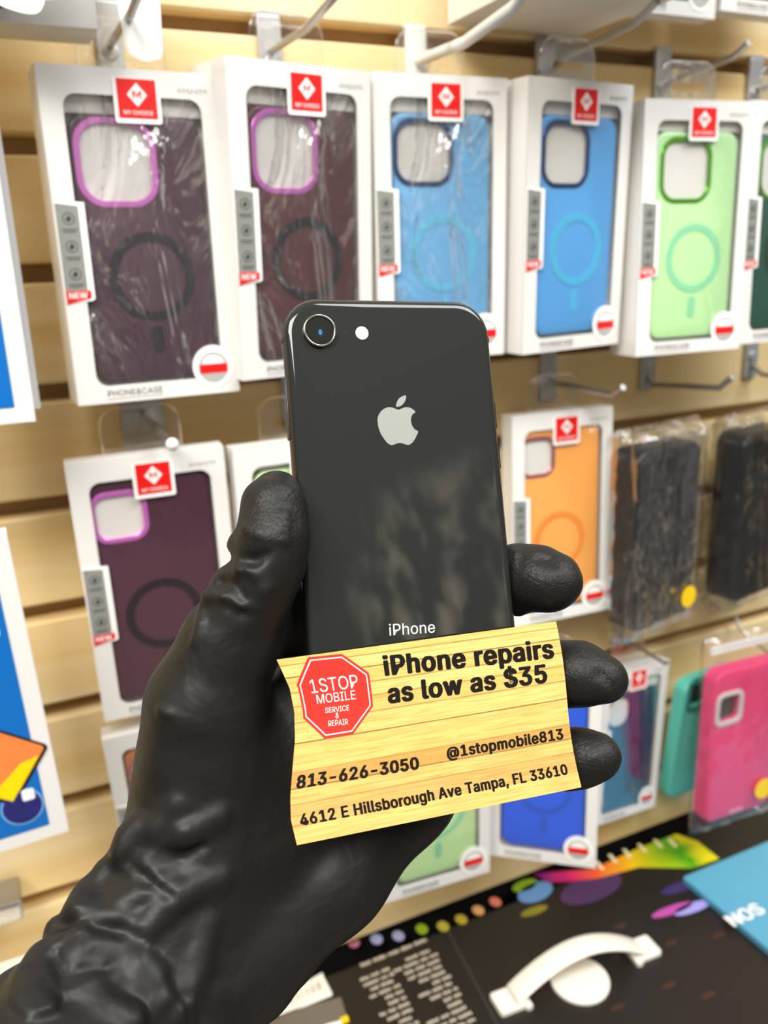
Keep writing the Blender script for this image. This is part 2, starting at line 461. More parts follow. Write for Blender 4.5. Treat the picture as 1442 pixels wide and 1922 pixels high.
    cx0, cx1, cz0 = wx0+style.get('dx0', .001), wx1-style.get('dx1', .001), wz0+style.get('dz', .0015)
    cz1 = style['top']*H
    hx0, hx1, hz1, hz0 = (style['cam'][0]*W+x0, style['cam'][1]*W+x0, style['cam'][2]*H, style['cam'][3]*H)
    hr = style.get('hr', .0145)
    hole = rrect(hx0, hx1, hz0, hz1, hr, 10)
    mb = MB(); mb.plate([rrect(cx0, cx1, cz0, cz1, .0105, 10), hole], .0026, .0102, .0022)
    mb.build('shell', style['shell'], cs, True)
    mb = MB(); mb.plate([rrect(hx0+.0004, hx1-.0004, hz0+.0004, hz1-.0004, hr)], .0042, .0046); mb.build('insert_card', INNER, box)
    if cz1 < wz1: mb = MB(); mb.plate([rrect(wx0-.001, wx1+.001, cz1+.0004, H-.002, .0005, 2)], .0046, .0050); mb.build('tray_top', INNER, box)
    mb = MB()
    tprof = [(.0018*math.cos(2*PI*k/10)-.0003, .0016+.0018*math.sin(2*PI*k/10)) for k in range(10)]
    tprof = [(a, max(b, .0013)) for a, b in tprof]
    tprof = [(a, b+.0008) for a, b in tprof]
    mb.sweep(hole, tprof); mb.build('camera_ring', style['ring'], cs, True)
    mb = MB(); gx, gz, gr = (cx0+cx1)/2+.001, style.get('mz', .36)*H+cz0*.5, .0265
    mb.plate([disc(gx, gz, gr, 48), disc(gx, gz, gr-.0058, 48)], .0022, .0028)
    mb.plate([rrect(gx-.0034, gx+.0034, gz-gr-.0195, gz-gr-.003, .0028)], .0022, .0028)
    mb.build('magnet_ring', style['mag'], cs)
    return box

def shell(name, c, rough=.35): return mat('case_'+name, c, rough, spec=.5, coat=.15)
PRO = (.165, .60, .857, .612)
def style(sh, ring, mag, cam=PRO, top=.872, **k):
    d = dict(shell=sh, ring=ring, mag=mag, cam=cam, top=top); d.update(k); return d
RING_PINK = mat('ring_pink_metal', 'ec86e2', .25, metal=.45)
RING_NAVY = mat('ring_navy_metal', '1a4684', .2, metal=.6)
RING_GREEN = mat('ring_green_metal', '6fc223', .22, metal=.7)
RING_ROSE = mat('ring_rose_metal', 'd48a90', .25, metal=.7)
S_PLUM = style(mat('case_plum', '5c3646', .35, coat=.15, vary=(26, '2c1a30', .7)), RING_PINK, mat('mag_plum', '1d1220', .4))
S_PLUM2 = style(shell('plum_red_reflection', '5e2c34'), RING_PINK, mat('mag_plum', '1d1220', .4))  # red tint in this plum shell stands for a reddish reflection
S_BLUE = style(shell('blue', '7cc4f4'), RING_NAVY, mat('mag_blue', '74d2f4', .4), cam=(.16, .585, .85, .635), hr=.013, top=.875)
S_BLUE2 = style(shell('blue_deep', '5fb0f0'), RING_NAVY, mat('mag_blue2', '58c6f0', .4), cam=(.17, .60, .855, .628), hr=.013, top=.878)
S_GREEN = style(shell('mint', 'c6f2b2'), RING_GREEN, mat('mag_mint', '98e0b0', .4), cam=(.19, .63, .857, .618), hr=.013, top=.885)
S_DGREEN = style(shell('forest', '17503c'), RING_GREEN, mat('mag_forest', '0f3a2c', .4))
S_PLUM11 = style(shell('plum_dark', '502c3e'), RING_PINK, mat('mag_plum', '1d1220', .4), cam=(.12, .455, .875, .70), hr=.010, top=.918, dx0=-.004)
S_ORANGE = style(shell('orange', 'ffb25a'), RING_ROSE, mat('mag_orange', 'f2983e', .4), cam=(.095, .42, .888, .712), hr=.010, top=.935, dx0=-.006)
S_GREEN2 = style(shell('mint2', 'd2f6b0'), RING_GREEN, mat('mag_mint', '98e0b0', .4), top=.90, cam=(.14, .5, .875, .66))
S_ROYAL = style(shell('royal', '2c62e6'), RING_NAVY, mat('mag_royal', '2a5ccc', .4), top=.91)
S_NAVY = style(shell('navy', '173c62'), RING_NAVY, mat('mag_navy', '102a48', .4), top=.84, cam=(.125, .46, .82, .62), dx0=-.004)
S_RUST = style(shell('rust', 'c9793a'), RING_ROSE, mat('mag_orange', 'f2983e', .4), top=.9)

PK = make_package
PK('p1', (.0503, .5495, .1109), 2.0, 0, -.2, S_PLUM, 'white window box with plum case and pink camera ring, first box of the upper row', 'plum phone case with pink camera ring in the first upper box', film_m=FILM_CRINKLE)
PK('p2', (.1540, .5352, .1178), 9.8, -2.6, -.1, S_PLUM2, 'white window box with plum case, angled, second box of the upper row', 'plum phone case with pink camera ring in the second upper box', film_m=FILM_CRINKLE)
PK('b3', (.2583, .5582, .1193), -2.2, -.6, 0, S_BLUE, 'white window box with light blue case partly hidden by the held phone', 'light blue phone case behind the top of the held phone', film_m=FILM_CRINKLE)
PK('b4', (.3681, .5383, .1186), 7.1, -1.7, .5, S_BLUE2, 'white window box with deeper blue case, right of the held phone in upper row', 'deeper blue phone case with navy ring fully visible beside the mint one')
PK('g5', (.4747, .5434, .1096), -5.5, .9, .2, S_GREEN, 'white window box with mint green case and green camera ring, upper row', 'mint green phone case with shiny green camera ring in upper row')
PK('b6', (.5796, .5400, .1124), 0, 1.3, .2, S_DGREEN, 'white window box with forest green case cut by the frame edge', 'forest green phone case at the right frame edge')
PK('p7', (.0378, .5694, -.1187), -4.1, -2.5, .9, S_PLUM11, 'white window box with dark plum case, middle row, behind the gloved thumb', 'dark plum phone case with small pink camera ring, middle row')
PK('gn', (.1458, .5620, -.1202), 0, 0, 0, S_GREEN2, 'white window box with a green cornered case hidden behind thumb and phone', 'green edged phone case glimpsed above the thumb tip')
PK('o8', (.3948, .5960, -.1285), -2.9, 2.2, -.2, S_ORANGE, 'white window box with orange case, middle row, right of the held phone', 'orange phone case with rose camera ring')
PK('gr', (.2436, .5564, -.3391), -4.1, 0, -.2, S_GREEN2, 'white window box with pale green case below the business card', 'pale green phone case in lower row under the business card')
PK('rb', (.3622, .5796, -.3442), -39.1, 6.2, .3, S_ROYAL, 'white window box with royal blue case, turned sideways in lower row', 'royal blue phone case under the card corner', s=.95)
PK('nv', (.5100, .6009, -.3971), 4.4, 2.7, -5.5, S_NAVY, 'white window box with navy case beside the fingertips in lower row', 'navy phone case in the tilted lower box', s=.88)
PK('ru', (.0380, .5840, -.3260), -5.3, -9, 2.0, S_RUST, 'white window box with rust orange case mostly behind the gloved palm', 'rust orange phone case peeking out beside the palm', s=.9)
# boxes further back on the same hooks
for (tl, yw, ti, ro, m_k, lab) in (((.1540, .5352, .1178), 9.8, -2.6, -.1, 1, 'plain white box directly behind the angled plum box'),
                          ((.1540, .5352, .1178), 9.8, -2.6, -.1, 2, 'plain white box second behind the angled plum box'),
                          ((.3681, .5383, .1186), 7.1, -1.7, .5, 1, 'plain white box directly behind the deeper blue box'),
                          ((.3681, .5383, .1186), 7.1, -1.7, .5, 2, 'plain white box second behind the deeper blue box'),
                          ((.4747, .5434, .1096), -5.5, .9, .2, 1, 'plain white box directly behind the mint green box'),
                          ((.0503, .5495, .1109), 2.0, 0, -.2, 1, 'plain white box directly behind the first plum box')):
    ey_ = box_matrix(tl, yw, ti, ro)[1]; t2_ = Vector(tl)+ey_*(m_k*(BD+.0012))
    PK('stack', tuple(t2_), yw, ti, ro, S_PLUM, lab, '', front=False)
# top row, only the bottoms are in the picture
PK('t3', (.4665, .575, .176+BH), 0, 0, 0, S_PLUM, 'white window box cut by top frame edge, with grey badge showing', 'phone case in the box cut by the top frame edge')
PK('t4', (.5740, .575, .183+BH), 0, 0, 0, S_PLUM11, 'white window box in the top right corner of the picture', 'dark phone case in the top right corner box')
mb = MB(); mb.box(-.0595, .0595, -.085, .085, 0, .19)
o = mb.build('white_carton', WHITE, None, False, (.4105, .535, EYE+.167)); tag(o, 'deep white carton seen from below at the top edge', 'box')

# ================================================================== DISPLAY HOOKS
CHROME = mat('chrome', 'aaa8a4', .34, metal=.9)
STEEL = mat('bracket_steel', 'c2c3c4', .3, metal=.55)
WPLASTIC = mat('white_hook_plastic', 'dcdedd', .4)
def hook(X, zg, pts, label, metal=CHROME, plate=STEEL, ball=None, w=.017, hgt=.052, r=.0026):
    """zg: height of the slat groove it hangs in; pts: prong points (Y, z) from the plate outwards"""
    root = empty('display_hook', Matrix.Translation((X, WY, EYE+zg-hgt)), label, 'hook', 'slat wall display hooks')
    mb = MB(); mb.plate([rrect(-w/2, w/2, 0, hgt, .002, 3)], -.0042, -.001, .0008)
    mb.box(-w/2, w/2, -.003, .012, hgt-.0005, hgt+.0025)
    mb.plate([disc(0, hgt*.42, .005, 20)], -.0062, -.004, .0008)
    mb.build('back_plate', plate, root, True)
    P = [Vector((0, y-WY, z-zg+hgt)) for y, z in pts]
    mb = MB(); mb.tube(P, r, 12); mb.build('prong', metal, root, True)
    if ball:
        mb = MB(); c = P[-1]
        bm = bmesh.new(); bmesh.ops.create_uvsphere(bm, u_segments=16, v_segments=10, radius=ball)
        me = bpy.data.meshes.new('end_cap'); bm.to_mesh(me); bm.free()
        mesh_obj('end_cap', me, WPLASTIC, root, True, c)
    return root
G = [G0+PITCH*1, G0-PITCH*2]                     # grooves the two upper rows hang in
def prong(X, pix, z0, y0=WY-.004):
    out = [(y0, z0)]
    for (a, b) in pix:
        p = atx(a, b, X); out.append((p.y, p.z-EYE))
    return out
hook(.106, .166, [(.631, .140), (.55, .139), (.49, .146), (.47, .17)], 'chrome hook over the first plum box')
hook(.215, .166, [(.631, .143), (.56, .141), (.51, .147), (.49, .166)], 'chrome hook over the reddish plum box, prong rising forward')
hook(.330, .166, [(.631, .143), (.56, .141), (.50, .148), (.47, .166)], 'white plastic hook above the light blue box', WPLASTIC, WPLASTIC, r=.0038)
hook(.447, .166, prong(.447, [(1060, 108), (1190, 45), (1235, 2)], .139), 'chrome hook with long prong above the deeper blue box')
hook(.570, .166, prong(.570, [(1290, 142), (1378, 106), (1406, 80)], .138), 'chrome hook with short bent prong above the mint green box')
hook(.680, .166, [(.631, .14), (.58, .139), (.565, .152)], 'chrome hook bracket cut by the right frame edge, upper row')
hook(.100, -.0742, [(.631, -.100), (.56, -.104), (.53, -.1055)], 'chrome hook with round white tip above the dark plum box', ball=.0042, w=.03)
hook(.222, -.0742, [(.631, -.100), (.56, -.104), (.54, -.100)], 'chrome hook bracket half hidden by the held phone edge', w=.03)
hook(.457, -.0742, prong(.457, [(1040, 718), (1150, 741), (1170, 727)], -.108), 'empty chrome hook with bent prong above the orange box')
hook(.572, -.0742, prong(.572, [(1225, 722), (1350, 728), (1375, 708)], -.112), 'empty chrome hook above the first bagged black case')
hook(.706, -.0742, prong(.706, [(1430, 702), (1500, 715)], -.112), 'empty chrome hook above the second bagged black case')
hook(.556, -.3342, prong(.556, [(1165, 1195), (1250, 1246), (1256, 1240)], -.370), 'thin chrome hook below the first bagged black case', r=.0017, hgt=.04)
hook(.715, -.3342, prong(.715, [(1390, 1180), (1450, 1232)], -.390), 'thin chrome hook below the second bagged black case', r=.0017, hgt=.04)

# ================================================================== BAGGED CASES ON THE RIGHT
BAG = film('polybag', .03, .10, 22, 1.0, (1.6, 1.6, .3), dist=.022, haze=.008)
YELLOW = mat('yellow_sticker', 'f6c90f', .45)
def solid_case(tl, yaw, tilt, W, H, D, m, label, camhole, ring_m, hole_m, grp):
    ex, ey, ez = box_matrix(tl, yaw, tilt, 0)
    org = Vector(tl)+Vector((0, 0, EYE))+ex*W/2-ez*H
    root = empty('phone_case', frame(org, ex, ey, ez), label, 'phone case', grp)
    x0, x1, z0, z1 = camhole
    mb = MB(); mb.plate([rrect(-W/2, W/2, 0, H, .013, 8), rrect(x0, x1, z0, z1, .006, 6)], 0, D, .0035)
    mb.build('shell', m, root, True)
    mb = MB(); mb.plate([rrect(x0-.005, x1+.005, z0-.005, z1+.005, .009, 6), rrect(x0, x1, z0, z1, .006, 6)], -.0012, .001, .0008)
    mb.build('camera_rim', ring_m, root, True)
    mb = MB(); mb.plate([rrect(x0, x1, z0, z1, .006, 6)], .006, .0065); mb.build('camera_opening', hole_m, root)
    return root, frame(org, ex, ey, ez)
def poly_bag(mw, W, H, D, label, m=BAG, header=.02, sticker=None, seed=1):
    root = empty('clear_bag', mw, label, 'plastic bag', 'clear bags on the right hooks')
    rr = random.Random(seed); nx, nz = 14, 30; mb = MB()
    for side in (-1, 1):
        vs = []; fs = []
        for j in range(nz+1):
            for i in range(nx+1):
                u, v = i/nx, j/nz
                z = -.012+v*(H+.012+header); x = (u-.5)*(W+.020)
                e1 = min(1, min(u, 1-u)*14); e2 = min(1, max(0, min(v, (1-v)*.9))*22)
                y = D/2 + side*(D/2+.0042)*math.sqrt(max(e1*e2, 0)) + rr.uniform(-.0012, .0012)
                vs.append((x+rr.uniform(-.0006, .0006), y, z))
        for j in range(nz):
            for i in range(nx):
                a = j*(nx+1)+i; fs.append((a, a+1, a+nx+2, a+nx+1))
        mb.add(vs, fs)
    me_o = mb.build('bag_film', m, root, False)
    me_o.data.polygons.foreach_set('use_smooth', [True]*len(me_o.data.polygons))
    if sticker:
        x, z, r = sticker
        s2 = MB(); s2.plate([disc(x, z, r, 36)], -.0068, -.0063); s2.build('price_sticker', YELLOW, root)
    return root
BLACKCASE = mat('case_black', '17181a', .33, spec=.5)
BLACKHOLE = mat('case_black_opening', '050505', .4)
r_, mw = solid_case((.4985, .556, -.166), 10, 0, .090, .170, .03, BLACKCASE, 'black phone case in clear bag, nearer the orange box', (-.036, .004, .128, .160), mat('case_black_rim', '202124', .3), BLACKHOLE, 'black cases in clear bags')
poly_bag(mw, .090, .170, .03, 'clear bag with round yellow sticker around first black case', sticker=(.031, .021, .0105), seed=2)
r_, mw = solid_case((.628, .560, -.166), 10, 0, .086, .168, .03, BLACKCASE, 'black phone case in clear bag, cut by the right frame edge', (-.036, .004, .128, .160), mat('case_black_rim', '202124', .3), BLACKHOLE, 'black cases in clear bags')
poly_bag(mw, .086, .168, .03, 'clear bag around second black case at the frame edge', seed=5)
PINK = mat('case_hot_pink', 'ff4488', .4); TEAL = mat('case_teal', '58b8a6', .4)
r_, mwt = solid_case((.599, .582, -.424), 4, -5, .080, .146, .014, TEAL, 'teal phone case seen edge-on behind the pink case', (-.03, .002, .115, .145), mat('teal_rim', '2c7a70', .4), BLACKHOLE, None)
r_, mw = solid_case((.603, .548, -.398), -3, 0, .090, .172, .016, PINK, 'hot pink phone case with white camera rim', (-.037, -.012, .117, .145), mat('rim_white', 'f1ece6', .4), mat('grey_opening', '4a4442', .5), None)
mb = MB(); mb.plate([rrect(-.012, .006, .004, .009, .001, 3)], -.0006, .0005); mb.build('pale_tab', mat('pale_pink', 'f7a3b8', .4), r_)
poly_bag(mw, .090, .172, .016, 'clear zip bag with yellow sticker around the hot pink case', film('polybag_thin', .05, .12, 18, .8, (1.4, 1.4, .5), dist=.012, haze=.02), header=.036, sticker=(.026, .028, .0115), seed=9)
zb = [o for o in bpy.data.objects if o.name.startswith('clear_bag')][-1]
mb = MB(); mb.box(-.05, .05, .004, .0062, .192, .1955); mb.box(-.05, .05, .004, .0062, .1972, .1995)
mb.build('zip_seal', mat('zip_white', 'e6e6e4', .4), zb)

# ================================================================== LEFT SIDE: SCREEN GUARD BOXES, TOP LEFT PACK, PRICE RAIL
BLUEPRINT = mat('blue_print', '0a68b8', .35)
BLUE_D = mat('blue_print_dark', '0a62b4', .35)
def guard_box(x1, Y, z0, z1, W, D, label, big):
    root = empty('screen_guard_box', Matrix.Translation((x1-W/2, Y, EYE+z0)), label, 'box', 'screen guard boxes at the left edge')
    H = z1-z0
    mb = MB(); mb.box(-W/2, W/2, 0, D, 0, H); mb.build('carton', WHITE, root)
    mb = MB(); b = .010
    mb.plate([rrect(-W/2+b, W/2-b, b*.9, H-b*1.3, .0004, 1)], -.0004, 0); fc = mb.build('blue_panel', BLUEPRINT if big else BLUEPRINT, root)
    if big:
        # orange phone drawing turned on its corner, black outlined, with yellow end
        def rot(l, cx, cz, a): return [(cx+x*math.cos(a)-z*math.sin(a), cz+x*math.sin(a)+z*math.cos(a)) for x, z in l]
        cx, cz, a = W/2-.0295, .061, math.radians(-37)
        mb = MB(); mb.plate([rot(rrect(-.030, .022, -.024, .018, .003, 4), cx, cz, a)], -.0007, -.0004); pd = mb.build('phone_drawing', mat('ink_black', '101010', .4), root)
        mb = MB(); mb.plate([rot(rrect(-.029, .020, -.022, .0165, .002, 4), cx, cz, a)], -.0009, -.0007); mb.build('screen_drawing', mat('ink_orange', 'f0703a', .4, vary=(60, 'f59a4a', .8)), pd)
        mb = MB(); mb.plate([rot([(.006, -.0215), (.0195, -.0215), (.0195, .010), (.012, .002), (.010, -.008)], cx, cz, a)], -.0011, -.0009); mb.build('yellow_end', mat('ink_yellow', 'e8d400', .4), pd)
        mb = MB(); mb.plate([rot(rrect(-.030, -.0265+.02, -.040, .020, .004, 4), cx-.008, cz-.004, a+.62)], -.0016, -.0009, .0003); mb.build('guard_drawing', mat('ink_white', 'eef0ee', .3), pd)
        mb = MB(); mb.plate([disc(W/2-.0225, .0265, .0122, 40, .0122)], -.0007, -.0004); rd = mb.build('round_emblem', mat('ink_pale_blue', '6fa6d8', .4), root)
        mb = MB(); mb.plate([disc(W/2-.0225, .0265, .0110, 40)], -.0009, -.0007); mb.build('navy_disc', mat('ink_navy', '2b2a7c', .4, vary=(200, '1b1c50', .9)), rd)
        mb = MB(); mb.plate([rrect(W/2-.0215, W/2-.0145, .030, .0375, .0012, 3)], -.0011, -.0009); mb.build('white_square', WHITEPRINT, rd)
        mb = MB(); mb.plate([rrect(W/2-.034, W/2-.014, .0715+.066, .0715+.077, .002, 3)], -.0007, -.0004); st = mb.build('corner_print', mat('ink_sky', 'a8d4ee', .4), root)
        mb = MB(); mb.plate([rrect(W/2-.030, W/2-.016, .0715+.069, .0715+.0765, .001, 3)], -.0009, -.0007); mb.build('yellow_print', mat('ink_yellow2', 'e8d83a', .4), st)
    return root
guard_box(.023, .520, -.0810, .105, .10, .012, 'white and blue box at the left edge, upper one', False)
guard_box(.028, .545, -.0775, .100, .10, .012, 'plain edge of white box behind the upper blue one at left', False)
o = guard_box(.006, .500, -.337, -.140, .10, .012, 'blue screen guard box with orange phone picture, lower left edge', True)
o.rotation_euler = (0, math.radians(-2.2), 0)
# top left: white box seen from below with a purple bag and white hang tags in front
mb = MB(); mb.box(-.075, .075, 0, .038, 0, .15); o = mb.build('white_carton', mat('shaded_white_card', 'cfcdc8', .5), None, False, (.011, .545, EYE+.1287)); tag(o, 'white carton in top left corner seen from below', 'box')  # white card greyed in its colour to stand for the shaded underside
PURPLE = mat('purple_foil', '2e1f60', .3, bump=(90, .6, .004))
root = empty('accessory_pack', Matrix.Translation((.02, .52, EYE+.129)), 'purple accessory in clear pouch with white header, top left corner', 'package')
mb = MB(); mb.plate([rrect(-.075, .022, .002, .09, .008)], 0, .012, .004); mb.build('purple_content', PURPLE, root, True)
mb = MB(); mb.plate([[(-.08, -.003), (-.03, -.006), (.0, -.003), (.024, .004), (.030, .012), (.03, .1), (-.08, .1)]], -.003, -.0025); mb.build('pouch_film', BAG, root)
mb = MB(); mb.plate([spline([(-.08, .014), (-.03, .012), (.012, .016), (.03, .012), (.036, .06), (-.08, .06)], 4)], -.004, -.0035); mb.build('white_header', WHITEPRINT, root)
def swing_tag(X, Y, z, pts, label):
    root = empty('hang_tag', Matrix.Translation((X, Y, EYE+z)), label, 'tag', 'white hang tags top left')
    mb = MB(); mb.plate([spline(pts, 5)], 0, .0006); mb.build('tag_sheet', mat('tag_white', 'f2f1ee', .35), root); return root
swing_tag(.045, .50, .1235, [(-.03, .045), (-.026, .012), (-.012, .002), (.004, -.001), (.010, .006), (.011, .018), (.012, .05)], 'rounded white hang tag beside the purple pouch')
swing_tag(.066, .508, .127, [(-.02, .05), (-.018, .008), (0, .006), (.017, .012), (.022, .05)], 'wide white hang tag between pouch and first hook')
swing_tag(.113, .56, .118, [(-.012, .07), (-.011, .012), (-.006, .001), (.006, .0), (.011, .010), (.010, .07)], 'hazy white plastic tag hanging beside the first hook')
# price rail in a groove, and flat white boxes piled on the counter
root = empty('price_rail', Matrix.Translation((-.095, .60, EYE-.4655)), 'short chrome price rail in the lowest groove at left', 'rail')
mb = MB(); mb.plate([rrect(-.1, .062, 0, .0165, .002, 4)], 0, .03, .001); mb.build('rail_body', CHROME, root, True)
mb = MB(); mb.plate([rrect(-.1, .060, .002, .014, .002, 4)], -.0012, -.0004); mb.build('label_cover', film('rail_cover', .25, .1, 10, .2), root)
for i, (dz, hh) in enumerate(((-.64, .045), (-.595, .045), (-.55, .038))):
    mb = MB(); mb.box(-.20, .085-.01*i, -.05, .05, 0, hh-.001)
    o = mb.build('mailer_box', mat('mailer_white', 'ebe2cf', .5), None, False, (.02, .575-.003*i, EYE+dz))
    tag(o, ['flat white box at the bottom of the pile left of the wrist', 'flat white box in the middle of the pile left of the wrist', 'flat white box on top of the pile left of the wrist'][i], 'box', 'flat white boxes on the counter')

# ================================================================== BLACK CARTON ON THE COUNTER
ZT = -.64
root = empty('black_carton', Matrix.Translation((0, 0, EYE+ZT)), 'large black printed carton with white carry handle lying on the counter', 'box')
mb = MB(); mb.box(.112, .95, .36, .612, -.115, 0)
mb.build('carton', mat('carton_black', '12120f', .45, vary=(14, '2a1d16', .5)), root)
def P2(px, py):                                  # point of the carton's lid
    p = atz(px, py, ZT); return (p.x, p.y)
class Lid(MB):
    """flat prints and fittings on the lid: x, y in the lid plane, z up"""
    def lid(s, loops, z0, z1, bev=0.):
        n = len(s.v); MB.plate(s, [[(x, y) for x, y in l] for l in loops], -z1, -z0, bev)
        s.v[n:] = [(x, z, -y) for x, y, z in s.v[n:]]
        return s
rr = random.Random(11)
mb = Lid()
ya = P2(675, 1808); yb = P2(805, 1768)
def words(x0, x1, y, h):
    x = x0
    while x < x1-.004:
        wdt = min(rr.uniform(.006, .016), x1-x)
        n = max(2, int(wdt/.0022))
        for q in range(n):
            a = x+q*wdt/n
            mb.lid([rrect(a, a+wdt/n*.72, y-h*rr.uniform(.35, .5), y+h*rr.uniform(.35, .6), .0003, 1)], 0, .0003)
        x += wdt+.0022
INKB = mat('print_beige', 'c8bca8', .6)
words(ya[0], yb[0]+.004, (ya[1]+yb[1])/2, .0042); mb.build('printed_heading', INKB, root); mb = Lid(); mb2 = Lid()
for i in range(16):
    y = P2(805, 1768)[1]-.010-i*.0072
    words(.311-rr.choice((.020, .030, .038, .045)), .3135-.0006*i, y, .0034)
    mb, mb2 = mb2, mb
    words(.263-rr.choice((.018, .026, .030)), .2655-.0005*i, y-.002, .0034)
    mb, mb2 = mb2, mb
mb.build('text_column', INKB, root); mb2.build('text_column', INKB, root)
mb = Lid(); mb.lid([rrect(.145, .204, .590, .611, .002, 3), ], 0, .0004)
lb = mb.build('barcode_label', mat('label_white', 'e9e5da', .5), root)
mb = Lid(); mb.lid([rrect(.140, .2045, .578-.030+.010, .5885+.018-.010, .003, 3)], .0004, .0009); 
mb = Lid(); a, b, c_, d = P2(510, 1882), P2(605, 1826), P2(622, 1868), P2(524, 1907)
mb.lid([[a, b, c_, d]], 0, .0005); l2 = mb.build('price_label', mat('label_white', 'e9e5da', .5), root)
mb = Lid()
for q in range(16):
    t = .12+q*.05
    pa = np.array(a)*(1-t)+np.array(b)*t; pd = np.array(d)*(1-t)+np.array(c_)*t
    p0 = pa*.72+pd*.28; p1 = pa*.35+pd*.65; wv = (np.array(b)-np.array(a))*rr.choice((.008, .014, .022))
    mb.lid([[tuple(p0), tuple(p0+wv), tuple(p1+wv), tuple(p1)]], .0005, .0007)
mb.build('barcode', mat('barcode_ink', '8c8570', .6), l2)
mb = Lid(); mb.lid([[P2(490, 1912), P2(640, 1872), P2(652, 1912), P2(505, 1950)]], 0, .0004); g_ = mb.build('grey_panel', mat('panel_grey', '6a6156', .5), root)
mb = Lid(); mb.lid([[P2(638, 1912), P2(652, 1906), P2(656, 1918), P2(642, 1924)]], .0004, .0007); mb.build('yellow_mark', YELLOW, g_)
mb = Lid(); mb.lid([[P2(608, 1925), P2(640, 1916), P2(644, 1935), P2(610, 1945)]], .0004, .0007); mb.build('white_mark', WHITEPRINT, g_)
mb = Lid(); mb.lid([[(.3335, .610), (.336, .610), (.309, .40), (.3065, .40)]], 0, .0003); mb.build('fold_line', mat('fold_grey', '2c302f', .4), root)
# rainbow artwork along the back edge
def rainbow(name, stops, along):
    m = bpy.data.materials.new(name); m.use_nodes = True; n = m.node_tree; b = n.nodes['Principled BSDF']
    t = n.nodes.new('ShaderNodeTexCoord'); s = n.nodes.new('ShaderNodeSeparateXYZ'); n.links.new(t.outputs['Object'], s.inputs[0])
    q = n.nodes.new('ShaderNodeMapRange'); q.inputs[1].default_value = along[0]; q.inputs[2].default_value = along[1]
    nz = n.nodes.new('ShaderNodeTexNoise'); nz.inputs['Scale'].default_value = 28; n.links.new(t.outputs['Object'], nz.inputs['Vector'])
    ad = n.nodes.new('ShaderNodeMath'); ad.operation = 'MULTIPLY_ADD'; ad.inputs[1].default_value = .22; 
    n.links.new(nz.outputs['Fac'], ad.inputs[0])
    n.links.new(s.outputs[0], q.inputs[0]); n.links.new(q.outputs[0], ad.inputs[2])
    r = n.nodes.new('ShaderNodeValToRGB'); n.links.new(ad.outputs[0], r.inputs[0])
    el = r.color_ramp.elements
    el[0].position, el[0].color = stops[0][0], lin(stops[0][1]); el[1].position, el[1].color = stops[-1][0], lin(stops[-1][1])
    for p, c in stops[1:-1]:
        x = el.new(p); x.color = lin(c)
    n.links.new(r.outputs[0], b.inputs['Base Color']); b.inputs['Roughness'].default_value = .35
    return m
RB = rainbow('rainbow_print', [(.08, '7a1f6a'), (.2, 'e0246a'), (.38, 'ee5a2a'), (.6, 'f0c21a'), (.78, '9cc018'), (.9, '3f9a10'), (1.1, 'd8d010')], (.47, .66))
mb = Lid()
mb.lid([[P2(1000, 1640), P2(1113, 1632), P2(1200, 1592), P2(1270, 1566), P2(1310, 1580), P2(1350, 1612), P2(1300, 1630), P2(1200, 1628), P2(1120, 1650), P2(1030, 1658)]], 0, .0006)
mb.build('rainbow_artwork', RB, root)
INK = lambda n_, c: mat('ink_'+n_, c, .4)
mb = Lid()
for i, (px, py) in enumerate(((1125, 1625), (1150, 1612), (1177, 1602), (1205, 1592), (1235, 1584), (1262, 1583))):
    x, y = P2(px, py); mb.lid([[(x-.003, y-.007), (x+.001, y-.008), (x+.003, y+.006), (x-.001, y+.007)]], .0006, .0010)
mb.build('white_key_artwork', INK('cream', 'f2e6b8'), root)
for nm, c, pts in (('blue', '5a86b8', (1005, 1675, 34, 17)), ('violet', '4a3058', (1110, 1668, 60, 24)), ('violet_dark', '3a2a60', (1280, 1664, 40, 9)), ('magenta', 'b04a9c', (1262, 1708, 40, 8)), ('lilac', '9c94d8', (1300, 1704, 36, 9)), ('olive', '7a7418', (1003, 1710, 26, 7)), ('lime', '7a9a1c', (985, 1662, 24, 10))):
    x, y, rx, ry = pts; l = [P2(x+rx*math.cos(t)*.96+ry*.3*math.sin(t), y+ry*math.sin(t)-rx*.32*math.cos(t)) for t in np.linspace(0, 2*PI, 20, endpoint=False)]
    mb = Lid(); mb.lid([l], 0, .0003); mb.build('coloured_artwork', INK(nm, c), root)
for px, py, c in ((664, 1763, 'c07888'), (707, 1757, 'a0a4cc'), (748, 1751, '9a9cc0'), (792, 1738, '8aa81c'), (832, 1733, 'b0a83a'), (866, 1720, 'b8a430'), (898, 1703, 'e0a86a'), (930, 1687, 'd87860')):
    x, y = P2(px, py+6); mb = Lid(); mb.lid([disc(x, y, .0058, 18, .007)], 0, .0004); mb.build('bead_artwork', INK('bead'+c, c), root)
for px, py in ((1165, 1738), (1260, 1770), (1255, 1850), (1160, 1890), (1330, 1868), (1350, 1755)):
    x, y = P2(px, py); mb = Lid(); mb.lid([disc(x, y, .008, 14, .003)], 0, .0002); mb.build('ember_artwork', INK('ember', '3c2618'), root)
